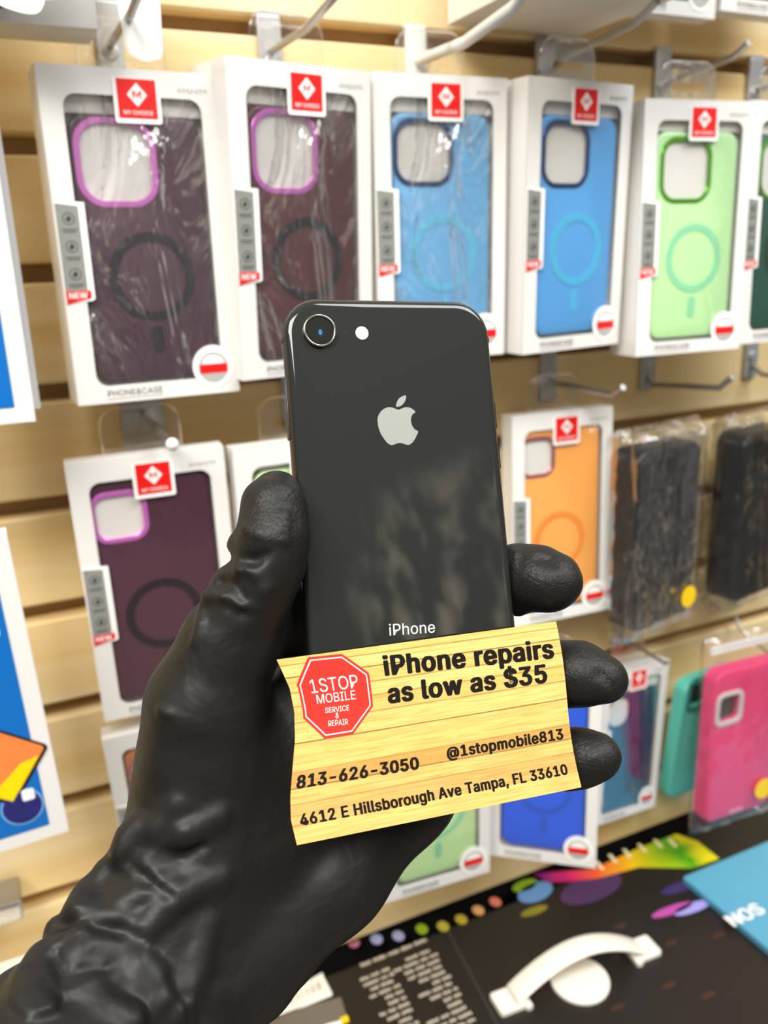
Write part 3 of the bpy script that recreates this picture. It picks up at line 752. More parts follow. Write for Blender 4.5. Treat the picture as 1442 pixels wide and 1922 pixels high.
# carry handle: two flat feet, an arched strap between them and the round plug under it
HW = mat('handle_white', 'efe9dc', .4)
h0 = np.array(P2(930, 1891)); h1 = np.array(P2(1228, 1776)); hd = (h1-h0); L = np.linalg.norm(hd); hx = hd/L; hy = np.array([-hx[1], hx[0]])
hm = Matrix([[hx[0], hy[0], 0, h0[0]], [hx[1], hy[1], 0, h0[1]], [0, 0, 1, 0], [0, 0, 0, 1]])
hr = bpy.data.objects.new('carry_handle', None); C.objects.link(hr); hr.parent = root; hr.matrix_parent_inverse = Matrix.Identity(4); hr.matrix_basis = hm
for q0, q1, q2, q3 in ((0, .030, .024, .03), (L-.030, L, L-.03, L-.024)):
    mb = Lid(); mb.lid([rrect(q0, q1, -.012, .012, .003, 4)], 0, .005, .0015); mb.lid([rrect(q2, q3, -.015, .015, .001, 2)], 0, .004)
    mb.build('handle_foot', HW, hr, True)
mb = MB(); n = 24; vs = []; fs = []
for i in range(n+1):
    t = i/n; x = .018+t*(L-.036); z = .004+.026*math.sin(PI*t)**.9
    for (yy, dz) in ((-.0105, 0), (-.0115, .0022), (-.008, .0042), (.008, .0042), (.0115, .0022), (.0105, 0)):
        vs.append((x, yy, z+dz))
for i in range(n):
    for q in range(6):
        a = i*6+q; b = i*6+(q+1) % 6; fs.append((a, b, b+6, a+6))
mb.add(vs, fs); mb.build('strap', HW, hr, True)
mb = Lid(); mb.lid([disc(L/2-.002, -.006, .027, 40, .027)], 0, .003, .001); mb.build('round_plug', HW, hr, True)

# blue box lying on the carton
p = Vector((.586, .556, 0))
root = empty('blue_box', Matrix.Translation((.60, .45, EYE+ZT)), 'light blue flat box with white lettering lying on the black carton', 'box')
BX = mat('blue_box_card', '4a98b4', .45, vary=(8, '6ea8c8', .5))
mb = Lid(); mb.lid([rrect(-.012, .30, -.12, .106, .002, 3)], .0006, .0072, .0008); bo = mb.build('carton', BX, root)
mb = Lid()
V, Fc = glyphs('NOS', .03)
k_ = .020/.70
x0, y0 = .581-.60, .480-.45
mb.add([(x0+v[0]*k_*1.0, y0+v[1]*k_*.95, .0078+v[2]) for v in V], Fc)
mb.build('lettering', WHITEPRINT, root)

# ================================================================== THE HELD PHONE
def rot3(a, b, c):
    ca, sa, cb, sb, cc, s_ = math.cos(a), math.sin(a), math.cos(b), math.sin(b), math.cos(c), math.sin(c)
    Rz = np.array([[cc, -s_, 0], [s_, cc, 0], [0, 0, 1]]); Ry = np.array([[cb, 0, sb], [0, 1, 0], [-sb, 0, cb]]); Rx = np.array([[1, 0, 0], [0, ca, -sa], [0, sa, ca]])
    return Rz @ Ry @ Rx
CAMB = np.stack([CR, CU, fwd], 1)                 # camera axes (right, up, depth) as world columns
def c2w(P):
    P = np.atleast_2d(P); return P @ CAMB.T + np.array([0, 0, EYE])
PH_T = np.array([.001418, .066515, .265476]); PH_R = rot3(.0785, -.301936, .057837)   # camera-space pose; local x right, y up, z away
def pose_matrix(T, R):
    """object matrix: object x = local x, object y = local z (away), object z = local y (up)"""
    A = CAMB @ R; o = c2w(T)[0]
    return Matrix([[A[0, 0], A[0, 2], A[0, 1], o[0]], [A[1, 0], A[1, 2], A[1, 1], o[1]], [A[2, 0], A[2, 2], A[2, 1], o[2]], [0, 0, 0, 1]])
PW, PHH, PT = .0673, .1384, .0073
phm = pose_matrix(PH_T, PH_R)
phone = empty('smartphone', phm, 'dark grey glass-backed smartphone held upright in the black gloved hand', 'phone')
def outline(d, r=.0112): return rrect(-PW/2+d, PW/2-d, -PHH+d, -d, r-d*.8, 12)
def ringmesh(rings, cap0=False, cap1=False):
    mb = MB(); n = None
    for d, y in rings:
        l = outline(d); n = len(l); mb.v += [(x, y, z) for x, z in l]
    for a in range(len(rings)-1):
        for j in range(n):
            k = (j+1) % n; mb.f.append((a*n+j, a*n+k, (a+1)*n+k, (a+1)*n+j))
    if cap0: mb.f.append(tuple(range(n)))
    if cap1: mb.f.append(tuple((len(rings)-1)*n+j for j in range(n)))
    return mb
PGLASS = mat('phone_glass', '202220', .04, spec=.5, coat=0)
PFRAME = mat('phone_frame', '4a4642', .24, metal=.9)
ringmesh([(.0030, 0), (.0022, .00006), (.0015, .00028), (.0010, .00062), (.00062, .0011)], cap0=True).build('back_glass', PGLASS, phone, True)
ringmesh([(.00060, .0011), (.00022, .0017), (.00005, .0026), (0, .00365), (.00005, .0047), (.00022, .0056), (.0006, .0062)]).build('frame', PFRAME, phone, True)
ringmesh([(.00062, .0062), (.0010, .0067), (.0015, .0070), (.0022, .00724), (.0030, .0073)], cap1=True).build('front_glass', mat('screen_glass', '050505', .05), phone, True)
# camera, microphone hole, flash
lx, lz = -PW/2+.0107, -.0107
mb = MB(); cyl = lambda r: disc(lx, lz, r, 48)
mb.plate([cyl(.0051), cyl(.0043)], -.0013, .0002, .0003); mb.build('camera_bezel', mat('bezel_metal', '8c8880', .2, metal=.95), phone, True)
mb = MB(); mb.plate([cyl(.0044)], -.0008, .0001); lens = mb.build('camera_lens', mat('lens_glass', '14160f', .03, spec=.6), phone)
mb = MB(); mb.plate([disc(lx+.0001, lz-.0004, .0017, 24)], -.00085, -.0008); mb.build('lens_core', mat('lens_blue', '121c26', .08), lens)
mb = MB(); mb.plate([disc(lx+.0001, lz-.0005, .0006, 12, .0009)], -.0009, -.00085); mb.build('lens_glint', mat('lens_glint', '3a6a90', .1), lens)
mb = MB(); mb.plate([disc(lx+.0082, lz-.0004, .00085, 16)], -.00008, .0002); mb.build('microphone_hole', mat('hole_black', '020202', .8), phone)
mb = MB(); mb.plate([disc(lx+.0134, lz-.0004, .00205, 28)], -.00012, .0002); mb.build('flash', mat('flash_cream', 'f4efd6', .35), phone)
# side buttons and antenna lines
mb = MB(); mb.plate([rrect(-PW/2-.00045, -PW/2+.0006, -.043, -.0315, .0003, 3)], .0022, .0050, .0003); mb.build('power_button', PFRAME, phone, True)
for z0, z1 in ((-.0415, -.0325), (-.0545, -.0455)):
    mb = MB(); mb.plate([rrect(PW/2-.0006, PW/2+.00045, z0, z1, .0003, 3)], .0022, .0050, .0003); mb.build('volume_button', PFRAME, phone, True)
for sgn in (-1, 1):
    mb = MB(); x = sgn*(PW/2); mb.box(min(x-sgn*.0004, x+sgn*.00006), max(x-sgn*.0004, x+sgn*.00006), .0017, .0056, -.0132, -.0118); mb.build('antenna_line', mat('antenna_dark', '181818', .5), phone)
# logo traced on the back
RB3 = PH_R
def on_phone(px, py):
    d = np.array([(px-PX)/F, -(py-PY)/F, 1.0]); n_ = RB3[:, 2]; t = (PH_T@n_)/(d@n_); q = (d*t-PH_T)@RB3; return (q[0], q[1])
def tr(pts): return [on_phone(500+x/2.746, 540+y/2.746) for x, y in pts]
body = tr([(672, 627), (650, 618), (625, 617), (600, 629), (584, 647), (575, 668), (574, 692), (579, 722), (590, 752), (606, 778), (625, 801), (644, 811), (660, 808), (680, 801), (700, 802), (718, 808), (735, 810), (751, 800), (766, 780), (776, 759), (782, 741), (765, 730), (752, 712), (746, 690), (747, 668), (755, 652), (768, 640), (746, 621), (720, 616), (700, 622), (685, 628)])
leaf = tr([(670, 613), (671, 597), (679, 578), (692, 565), (706, 558), (719, 556), (719, 573), (711, 592), (699, 605), (686, 612)])
mb = MB()
def smooth_keep(l, sharp, k=4):
    sp = spline(l, k); return sp
mb.plate([smooth_keep(body, None)], -.00006, .0001); mb.plate([smooth_keep(leaf, None)], -.00006, .0001)
mb.build('logo', mat('logo_silver', '9fa29c', .3, metal=.35), phone)
mb = MB(); a = on_phone(731, 1193); b = on_phone(817, 1187)
text_on(mb, 'iPhone', a[0], a[1], math.dist(a, b), -.00006, .006, ang=math.atan2(b[1]-a[1], b[0]-a[0]))
mb.build('lettering', mat('lettering_silver', 'c4c6c2', .35, metal=.1), phone)

# ================================================================== THE BUSINESS CARD
CD_T = np.array([-.030408, -.041838, .241429]); CD_R = rot3(.135994, -.302967, .087410)
CWD, CHT = .0889, .0508
EL = [(0, 0), (.07, 0.0013), (.17, .0030), (.3, .0036), (.45, .0030), (.6, .0014), (.75, -.0002), (.87, -.0008), (.95, -.0003), (1, 0)]
def edge(v): return float(np.interp(v, [a for a, _ in EL], [b for _, b in EL]))
def card_pt(u, v, off=0.):
    """card coordinates 0..1 -> local (x, away, up): the middle bows towards the phone, corners flare towards the viewer"""
    x = u*CWD + edge(v)*max(0., 1-u/.5)**1.5 + .0006*math.sin(v*6.28)*u
    bow = .0016*math.sin(PI*min(max(v, 0), 1))*(1-.5*u)
    return (x, bow+off, -v*CHT)
cm = pose_matrix(CD_T, CD_R)
card = empty('business_card', cm, 'wood-print business card held in front of the lower end of the phone', 'card')
nu, nv = 40, 30
def sheet(off):
    return [card_pt(i/nu, j/nv, off) for j in range(nv+1) for i in range(nu+1)]
V = sheet(0)+sheet(.0004); n1 = (nu+1)*(nv+1); Fs = []
for j in range(nv):
    for i in range(nu):
        a = j*(nu+1)+i; Fs += [(a, a+nu+1, a+nu+2, a+1), (n1+a, n1+a+1, n1+a+nu+2, n1+a+nu+1)]
rim = [i for i in range(nu+1)]+[j*(nu+1)+nu for j in range(1, nv+1)]+[nv*(nu+1)+i for i in range(nu-1, -1, -1)]+[j*(nu+1) for j in range(nv-1, 0, -1)]
for q in range(len(rim)):
    a, b = rim[q], rim[(q+1) % len(rim)]; Fs.append((a, b, b+n1, a+n1))
me = bpy.data.meshes.new('card_stock'); me.from_pydata(V, [], Fs); me.update()
uv = me.uv_layers.new(name='UVMap')
for lp in me.loops:
    k = lp.vertex_index % n1; uv.data[lp.index].uv = ((k % (nu+1))/nu, 1-(k//(nu+1))/nv)
m = bpy.data.materials.new('card_wood_print'); m.use_nodes = True; n = m.node_tree; bs = n.nodes['Principled BSDF']
t = n.nodes.new('ShaderNodeUVMap'); sp = n.nodes.new('ShaderNodeSeparateXYZ'); n.links.new(t.outputs[0], sp.inputs[0])
ramp = n.nodes.new('ShaderNodeValToRGB'); ramp.color_ramp.interpolation = 'CONSTANT'
n.links.new(sp.outputs[1], ramp.inputs[0])
PB = [0, .09, .20, .285, .37, .52, .63, .72, .80, .885, .955]
PCOL = ['dfb367', 'cfa05a', 'd9ad62', 'c3924a', 'dcb266', 'e0b96c', 'dcb264', 'e3be72', 'deb566', 'e6c376', 'e2bb6a']
PL = []
for q_, (p_, c_) in enumerate(zip(PB, PCOL)): PL += ([(p_, '94703a' if q_ in (5, 3, 9) else 'b08c4c')] if q_ else []) + [(p_+(.0075 if q_ else 0), c_)]
el = ramp.color_ramp.elements; el[0].position = 0; el[0].color = lin(PL[0][1]); el[1].position = PL[1][0]; el[1].color = lin(PL[1][1])
for p_, c_ in PL[2:]:
    x = el.new(p_); x.color = lin(c_)
mp = n.nodes.new('ShaderNodeMapping'); mp.inputs['Scale'].default_value = (3, 40, 1); n.links.new(t.outputs[0], mp.inputs[0])
nz = n.nodes.new('ShaderNodeTexNoise'); nz.inputs['Scale'].default_value = 1.5; nz.inputs['Detail'].default_value = 6; nz.inputs['Distortion'].default_value = 1.5
n.links.new(mp.outputs[0], nz.inputs['Vector'])
mx = n.nodes.new('ShaderNodeMix'); mx.data_type = 'RGBA'; mx.blend_type = 'MULTIPLY'; mx.inputs[0].default_value = 1
gr = n.nodes.new('ShaderNodeValToRGB'); gr.color_ramp.elements[0].position = .3; gr.color_ramp.elements[0].color = (.74, .66, .52, 1); gr.color_ramp.elements[1].position = .6; gr.color_ramp.elements[1].color = (1, 1, 1, 1)
n.links.new(nz.outputs['Fac'], gr.inputs[0]); n.links.new(ramp.outputs[0], mx.inputs[6]); n.links.new(gr.outputs[0], mx.inputs[7])
n.links.new(mx.outputs[2], bs.inputs['Base Color']); bs.inputs['Roughness'].default_value = .4
co = mesh_obj('card_stock', me, m, card, True)
me.set_sharp_from_angle(angle=math.radians(40))
BLACKINK = mat('card_black_ink', '0c0a08', .7, spec=.2)
def card_uv(px, py):
    d = np.array([(px-PX)/F, -(py-PY)/F, 1.0]); n_ = CD_R[:, 2]; t_ = (CD_T@n_)/(d@n_); q = (d*t_-CD_T)@CD_R; return (q[0]/CWD, -q[1]/CHT)
def cz(x, y): return card_uv(500+x/2.3258, 1150+y/2.3258)
def card_text(s, p0, p1, capx, bold, name, m, off=-.00008):
    """lettering whose baseline runs from p0 to p1 (pixels of the card close-up)"""
    a = np.array(cz(*p0))*[CWD, CHT]; b = np.array(cz(*p1))*[CWD, CHT]; d = b-a; L_ = np.linalg.norm(d); d = d/L_; nrm = np.array([d[1], -d[0]])
    V_, Fc_ = glyphs(s, bold); k_ = L_/V_[:, 0].max(); kz_ = k_*capx
    vs_ = []
    for x, y, l_ in V_:
        q = a+d*x*k_+nrm*y*kz_; vs_.append(card_pt(q[0]/CWD, q[1]/CHT, off-l_))
    mb_ = MB(); mb_.add(vs_, Fc_); return mb_.build(name, m, card)
card_text('iPhone repairs', (509, 275), (1255, 196), 1.0, .042, 'headline', BLACKINK)
card_text('as low as $35', (525, 397), (1228, 303), 1.0, .042, 'headline', BLACKINK)
card_text('813-626-3050', (130, 771), (677, 681), 1.0, .042, 'phone_number', BLACKINK)
card_text('@1stopmobile813', (799, 636), (1310, 549), 1.0, .038, 'account_name', BLACKINK)
card_text('4612 E Hillsborough Ave Tampa, FL 33610', (160, 929), (1324, 703), 1.08, .038, 'address_line', BLACKINK)
OCT = [(180, 195), (328, 180), (438, 265), (455, 412), (365, 535), (230, 557), (118, 470), (97, 320)]
def oct_mesh(loops, off, name, m):
    mb_ = MB(); mb_.plate([[((cz(x, y)[0])*CWD, -cz(x, y)[1]*CHT) for x, y in l] for l in loops], 0, .00001, back=False)
    # subdivide so that it follows the bowed sheet
    me_ = mb_.mesh(name); bm = bmesh.new(); bm.from_mesh(me_); bmesh.ops.subdivide_edges(bm, edges=bm.edges[:], cuts=5, use_grid_fill=True)
    for v in bm.verts:
        q = card_pt(v.co.x/CWD, -v.co.z/CHT, off+v.co.y); v.co = q
    bmesh.ops.recalc_face_normals(bm, faces=bm.faces); bm.to_mesh(me_); bm.free()
    return mesh_obj(name, me_, m, card)
cxo, cyo = sum(p[0] for p in OCT)/8, sum(p[1] for p in OCT)/8
sc_ = lambda s: [(cxo+(x-cxo)*s, cyo+(y-cyo)*s) for x, y in OCT]
oct_mesh([OCT], -.00006, 'stop_sign_emblem', mat('card_red', 'ea2a1f', .4))
oct_mesh([sc_(.935), sc_(.905)], -.00012, 'emblem_outline', WHITEPRINT)
WI = mat('card_white_ink', 'f6efe4', .5)
card_text('1STOP', (162, 358), (386, 330), 1.1, .0, 'emblem_lettering', WI, -.00014)
card_text('MOBILE', (186, 405), (373, 381), 1.05, .0, 'emblem_lettering', WI, -.00014)
card_text('SERVICE', (225, 445), (341, 431), 1.1, .0, 'emblem_lettering', WI, -.00014)
card_text('&', (277, 468), (294, 466), 1.1, .0, 'emblem_lettering', WI, -.00014)
card_text('REPAIR', (244, 503), (338, 493), 1.2, .0, 'emblem_lettering', WI, -.00014)

# ================================================================== THE GLOVED HAND
# one continuous surface: rounded limbs blended in camera axes (right, up, depth), then meshed
def J(px, py, d): return np.array([(px-PX)/F*d, -(py-PY)/F*d, d])
H_ = .0010
lo = np.array([-.215, -.250, .150]); hi = np.array([.085, .030, .312])
nn = np.ceil((hi-lo)/H_).astype(int)
gx = (lo[0]+H_*np.arange(nn[0])).astype(np.float32)[:, None, None]
gy = (lo[1]+H_*np.arange(nn[1])).astype(np.float32)[None, :, None]
gz = (lo[2]+H_*np.arange(nn[2])).astype(np.float32)[None, None, :]
FLD = np.full(nn, .05, np.float32)
def smin(a, b, k):
    h = np.clip(.5+.5*(b-a)/k, 0, 1); return b*(1-h)+a*h-k*h*(1-h)
def capsule(a, b, ra, rb, sub=None, zs=1.):
    pad = max(ra, rb)+.022
    mn = np.minimum(a, b)-pad; mxx = np.maximum(a, b)+pad
    i0 = np.clip(((mn-lo)/H_).astype(int), 0, nn); i1 = np.clip(((mxx-lo)/H_).astype(int)+1, 0, nn)
    if (i1 <= i0).any(): return None, None
    s = tuple(slice(p, q) for p, q in zip(i0, i1))
    X, Y, Z = gx[s[0]], gy[:, s[1]], gz[:, :, s[2]]
    ba = (b-a)*np.array([1, 1, zs]); bb = float(ba@ba)+1e-12
    dx, dy, dz = X-a[0], Y-a[1], (Z-a[2])*zs
    h = np.clip((dx*ba[0]+dy*ba[1]+dz*ba[2])/bb, 0, 1)
    d = np.sqrt((dx-h*ba[0])**2+(dy-h*ba[1])**2+(dz-h*ba[2])**2)-(ra+(rb-ra)*h)
    return s, d.astype(np.float32)
def add(a, b, ra, rb, k=.006, zs=1.):
    s, d = capsule(a, b, ra, rb, zs=zs)
    if s is not None: FLD[s] = smin(FLD[s], d, k)
def cut(a, b, ra, rb, k=.003):
    s, d = capsule(a, b, ra, rb)
    if s is not None: FLD[s] = -smin(-FLD[s], d, k)
def chain(pts, k=.006, zs=1.):
    if k > .0055: pts = [(p, r-k*.27) for p, r in pts]
    for (a, ra), (b, rb) in zip(pts, pts[1:]): add(a, b, ra, rb, k, zs)
mm = .001
# palm slab, heel, thumb mount, outer edge of the hand, forearm
chain([(J(425, 1215, .252), 15*mm), (J(385, 1330, .252), 18*mm), (J(380, 1450, .256), 20.5*mm), (J(366, 1590, .256), 22*mm)], .012)
chain([(J(742, 1400, .282), 14*mm), (J(746, 1475, .279), 20.5*mm), (J(620, 1640, .268), 19*mm), (J(480, 1786, .258), 17.5*mm), (J(320, 1960, .235), 15*mm), (J(180, 2140, .215), 17*mm), (np.array([-.150, -.212, .176]), 19*mm)], .014)
chain([(J(366, 1590, .256), 22*mm), (J(300, 1668, .250), 17*mm), (J(75, 1910, .222), 15*mm), (J(-60, 2040, .205), 15*mm), (np.array([-.172, -.196, .178]), 19*mm)], .014)
chain([(J(450, 1600, .266), 20*mm), (J(200, 1950, .228), 22*mm), (J(60, 2100, .205), 22*mm), (np.array([-.160, -.206, .180]), 24*mm)], .016)
for p_, r_ in ((J(690, 1090, .280), 12), (J(730, 1175, .281), 12.5), (J(745, 1300, .282), 12.5), (J(750, 1415, .281), 12)):
    add(J(480, 1560, .270), p_, 17*mm, r_*mm, .012)
add(J(470, 1420, .268), J(640, 1330, .279), 17*mm, 14*mm, .012)
# web between thumb and palm, behind the edge of the phone
add(J(480, 1185, .258), J(650, 1150, .282), 10*mm, 9*mm, .008)
add(J(530, 1120, .266), J(660, 1090, .283), 6*mm, 8*mm, .006)
# thumb
chain([(J(390, 1310, .252), 17*mm), (J(432, 1205, .249), 14.2*mm), (J(474, 1120, .245), 11.6*mm), (J(507, 1060, .2435), 10.3*mm), (J(513, 1005, .2440), 10.8*mm), (J(516, 955, .2465), 9.6*mm)], .006)
add(J(515, 940, .247), J(520, 925, .249), 8.2*mm, 6.2*mm, .006)
# index finger up behind the phone, then middle, ring and little finger round its right edge
chain([(J(690, 1090, .280), 11*mm), (J(712, 960, .2835), 9.6*mm), (J(728, 850, .2845), 8.9*mm), (J(735, 780, .2835), 7.8*mm)], .005)
chain([(J(730, 1175, .281), 12*mm), (J(880, 1120, .2935), 10.5*mm), (J(972, 1084, .2835), 10.4*mm), (J(1012, 1086, .2775), 10.0*mm), (J(1036, 1094, .2745), 9.1*mm)], .004)
chain([(J(745, 1300, .282), 12*mm), (J(910, 1278, .2935), 10.5*mm), (J(1040, 1265, .2830), 10.4*mm), (J(1088, 1265, .2765), 9.9*mm), (J(1134, 1275, .2720), 7.6*mm)], .004)
chain([(J(750, 1415, .281), 11.5*mm), (J(915, 1430, .2880), 9.6*mm), (J(1060, 1425, .2790), 9.2*mm), (J(1095, 1422, .2740), 8.5*mm), (J(1124, 1420, .2705), 7.1*mm)], .004)
add(J(1052, 1078, .2735), J(1058, 1092, .2725), 5.6*mm, 5.6*mm, .003)      # fold of latex over the middle fingertip
add(J(972, 1142, .279), J(978, 1120, .279), 2.5*mm, 3*mm, .003)

# the joint of the thumb: latex bulging below a deep notch
add(J(447, 1022, .2445), J(452, 1030, .2440), 3.2*mm, 3.2*mm, .003)
add(J(446, 1082, .2450), J(432, 1098, .2460), 4.6*mm, 5.0*mm, .004)
cut(J(428, 1056, .2435), J(449, 1051, .2425), 2.6*mm, 1.5*mm, .002)
def probe(px, py):
    """depth of the skin met first along the ray of a pixel"""
    ds = np.arange(.155, .31, .0004)
    P = np.stack([(px-PX)/F*ds, -(py-PY)/F*ds, ds], 1); I = np.round((P-lo)/H_).astype(int)
    ok = ((I >= 0) & (I < nn)).all(1); vals = np.full(len(ds), 1., np.float32); vals[ok] = FLD[I[ok, 0], I[ok, 1], I[ok, 2]]
    hit = np.where(vals < 0)[0]
    return float(ds[hit[0]]) if len(hit) else None
def fold(pts, r0, r1, lift=0., k=.0032, sign=1):
    J_ = []
    for q, (px, py) in enumerate(pts):
        d = probe(px, py)
        if d is None: d = J_[-1][0][2] if J_ else None
        if d is None: continue
        J_.append((J(px, py, d+lift), (r0+(r1-r0)*q/max(1, len(pts)-1))*mm))
    for (a, ra), (b, rb) in zip(J_, J_[1:]):
        (add if sign > 0 else cut)(a, b, ra, rb, k)
# creases and folds of the latex
FOLDS = [
    # thumb joint
    (1, [(452, 1062), (470, 1062), (486, 1078), (497, 1105), (492, 1132)], 2.4, 2.0, .0010),
    (-1, [(446, 1052), (462, 1050), (478, 1052), (500, 1040)], 2.0, 1.0, -.0005),
    (1, [(392, 1120), (420, 1128), (450, 1142), (484, 1148)], 2.6, 1.8, .0012),
    (-1, [(396, 1132), (424, 1140), (452, 1154), (480, 1156)], 1.4, .9, -.0003),
    (-1, [(414, 1092), (440, 1098), (456, 1122)], 1.8, 1.0, -.0003),
    (1, [(384, 1140), (380, 1170), (366, 1205)], 2.0, 1.2, .001),
    (1, [(462, 994), (486, 1004), (512, 1008), (532, 1016)], 1.4, .9, .0006),
    (1, [(534, 968), (532, 990), (536, 1012)], 1.5, .9, .0006),
    (1, [(300, 1333), (318, 1342)], .9, .5, .0002),
]
RIDGES = [
    [(230, 1600), (273, 1627), (336, 1678)], [(336, 1678), (371, 1658), (410, 1647)], [(195, 1717), (242, 1694), (308, 1658)],
    [(164, 1719), (219, 1729), (273, 1742)], [(273, 1742), (306, 1710), (338, 1680)], [(164, 1721), (160, 1764), (141, 1803)],
    [(108, 1752), (126, 1784), (141, 1803)], [(297, 1596), (351, 1561), (406, 1533)], [(250, 1588), (297, 1553), (336, 1510)],
    [(144, 1842), (203, 1893), (242, 1912)], [(351, 1873), (371, 1803), (390, 1733)], [(232, 1596), (244, 1570), (262, 1548)],
    [(70, 1800), (84, 1850), (92, 1900)], [(40, 1836), (58, 1880), (62, 1922)], [(160, 1770), (210, 1780), (262, 1806)], [(262, 1806), (292, 1836), (300, 1870)],
    [(196, 1640), (170, 1680), (150, 1706)],
]
CREASES = [[(122, 1838), (138, 1836), (156, 1820), (200, 1816)], [(236, 1618), (276, 1652), (318, 1684)], [(176, 1736), (222, 1744), (262, 1758)],
           [(306, 1600), (340, 1612), (380, 1590)], [(100, 1790), (118, 1830), (122, 1880)], [(330, 1830), (352, 1870), (360, 1920)]]
FOLDS += [(1, r, 3.5, 3.3, .0021) for r in RIDGES] + [(-1, c, 1.3, 1.0, -.0006) for c in CREASES] + [
    # fingertips
    (-1, [(1012, 1046), (1030, 1050), (1042, 1060)], 1.6, .8, -.0003),
    (1, [(958, 1030), (970, 1040), (966, 1062)], 1.4, .8, .0004),
    (-1, [(1128, 1262), (1140, 1278), (1150, 1292)], .9, .6, -.0002),
]
for sg, pts, a_, b_, lf in FOLDS: fold(pts, a_*.85 if a_ < 3.3 else a_, b_*.85 if a_ < 3.3 else b_, lf, .0019 if a_ < 3.3 else .0030, sg)
# soft gathers of the cuff: low frequency ripple across the wrist
ax = np.array([-.66, -.75, 0]); 
s_ = (gx*ax[0]+gy*ax[1]).astype(np.float32); t_ = (gx*-.75+gy*.66).astype(np.float32)
w0 = J(366, 1640, .255); s0 = w0[0]*ax[0]+w0[1]*ax[1]
mask = np.clip((s_-s0)/.02, 0, 1)
rip = np.sin(s_*430+3.0*np.sin(t_*120)+2.0*np.sin(gz*150))*.55+np.sin(s_*260-t_*180+1.3*np.sin(gz*210))*.6
def vnoise(seed, cell, stretch=(1, 1, 1)):
    rg = np.random.RandomState(seed); out = []
    co_ = [((g_.ravel()-lo[i])/(cell*stretch[i])) for i, g_ in enumerate((gx, gy, gz))]
    lat = rg.rand(*[int(c_.max())+3 for c_ in co_]).astype(np.float32)
    for i, c_ in enumerate(co_):                 # one axis after another, with smooth blending
        b_ = c_.astype(int); t2 = c_-b_; t2 = (t2*t2*(3-2*t2)).astype(np.float32)
        sh_ = [1, 1, 1]; sh_[i] = -1; t2 = t2.reshape(sh_)
        lat = np.take(lat, b_, axis=i)*(1-t2)+np.take(lat, b_+1, axis=i)*t2
    return lat
FLD += (mask*rip*.0006).astype(np.float32)
r1 = np.abs(2*vnoise(3, .017, (1.3, .8, 1))-1); r2 = np.abs(2*vnoise(8, .009, (1, 1, 1))-1)
FLD += (np.clip(mask+.06, 0, 1)*(np.minimum(r1, .35)*-.0042+np.minimum(r2, .4)*-.0016+.0012)).astype(np.float32)
del r1, r2
# room for the phone: nothing of the glove goes into it
Rp = PH_R.astype(np.float32)
for z0 in range(0, nn[2], 24):
    sl = slice(z0, z0+24)
    X, Y, Z = gx-PH_T[0], gy-PH_T[1], gz[:, :, sl]-PH_T[2]
    lx_ = X*Rp[0, 0]+Y*Rp[1, 0]+Z*Rp[2, 0]; ly_ = X*Rp[0, 1]+Y*Rp[1, 1]+Z*Rp[2, 1]; lz_ = X*Rp[0, 2]+Y*Rp[1, 2]+Z*Rp[2, 2]
    r3 = .003
    qx = np.abs(lx_)-(PW/2+.0004-r3); qy = np.abs(ly_+PHH/2)-(PHH/2+.0004-r3); qz = np.abs(lz_-PT/2)-(PT/2+.0003-r3)
    d = np.sqrt(np.maximum(qx, 0)**2+np.maximum(qy, 0)**2+np.maximum(qz, 0)**2)+np.minimum(np.maximum(qx, np.maximum(qy, qz)), 0)-r3
    FLD[:, :, sl] = np.maximum(FLD[:, :, sl], -d)
    # and for the card
    X, Y, Z = gx-CD_T[0], gy-CD_T[1], gz[:, :, sl]-CD_T[2]; Rc = CD_R.astype(np.float32)
    lx_ = X*Rc[0, 0]+Y*Rc[1, 0]+Z*Rc[2, 0]; ly_ = X*Rc[0, 1]+Y*Rc[1, 1]+Z*Rc[2, 1]; lz_ = X*Rc[0, 2]+Y*Rc[1, 2]+Z*Rc[2, 2]
    d = np.maximum(np.maximum(np.abs(lx_-CWD/2)-CWD/2-.0003, np.abs(ly_+CHT/2)-CHT/2-.0003), np.abs(lz_-.0010)-.0020)
    FLD[:, :, sl] = np.maximum(FLD[:, :, sl], -d)

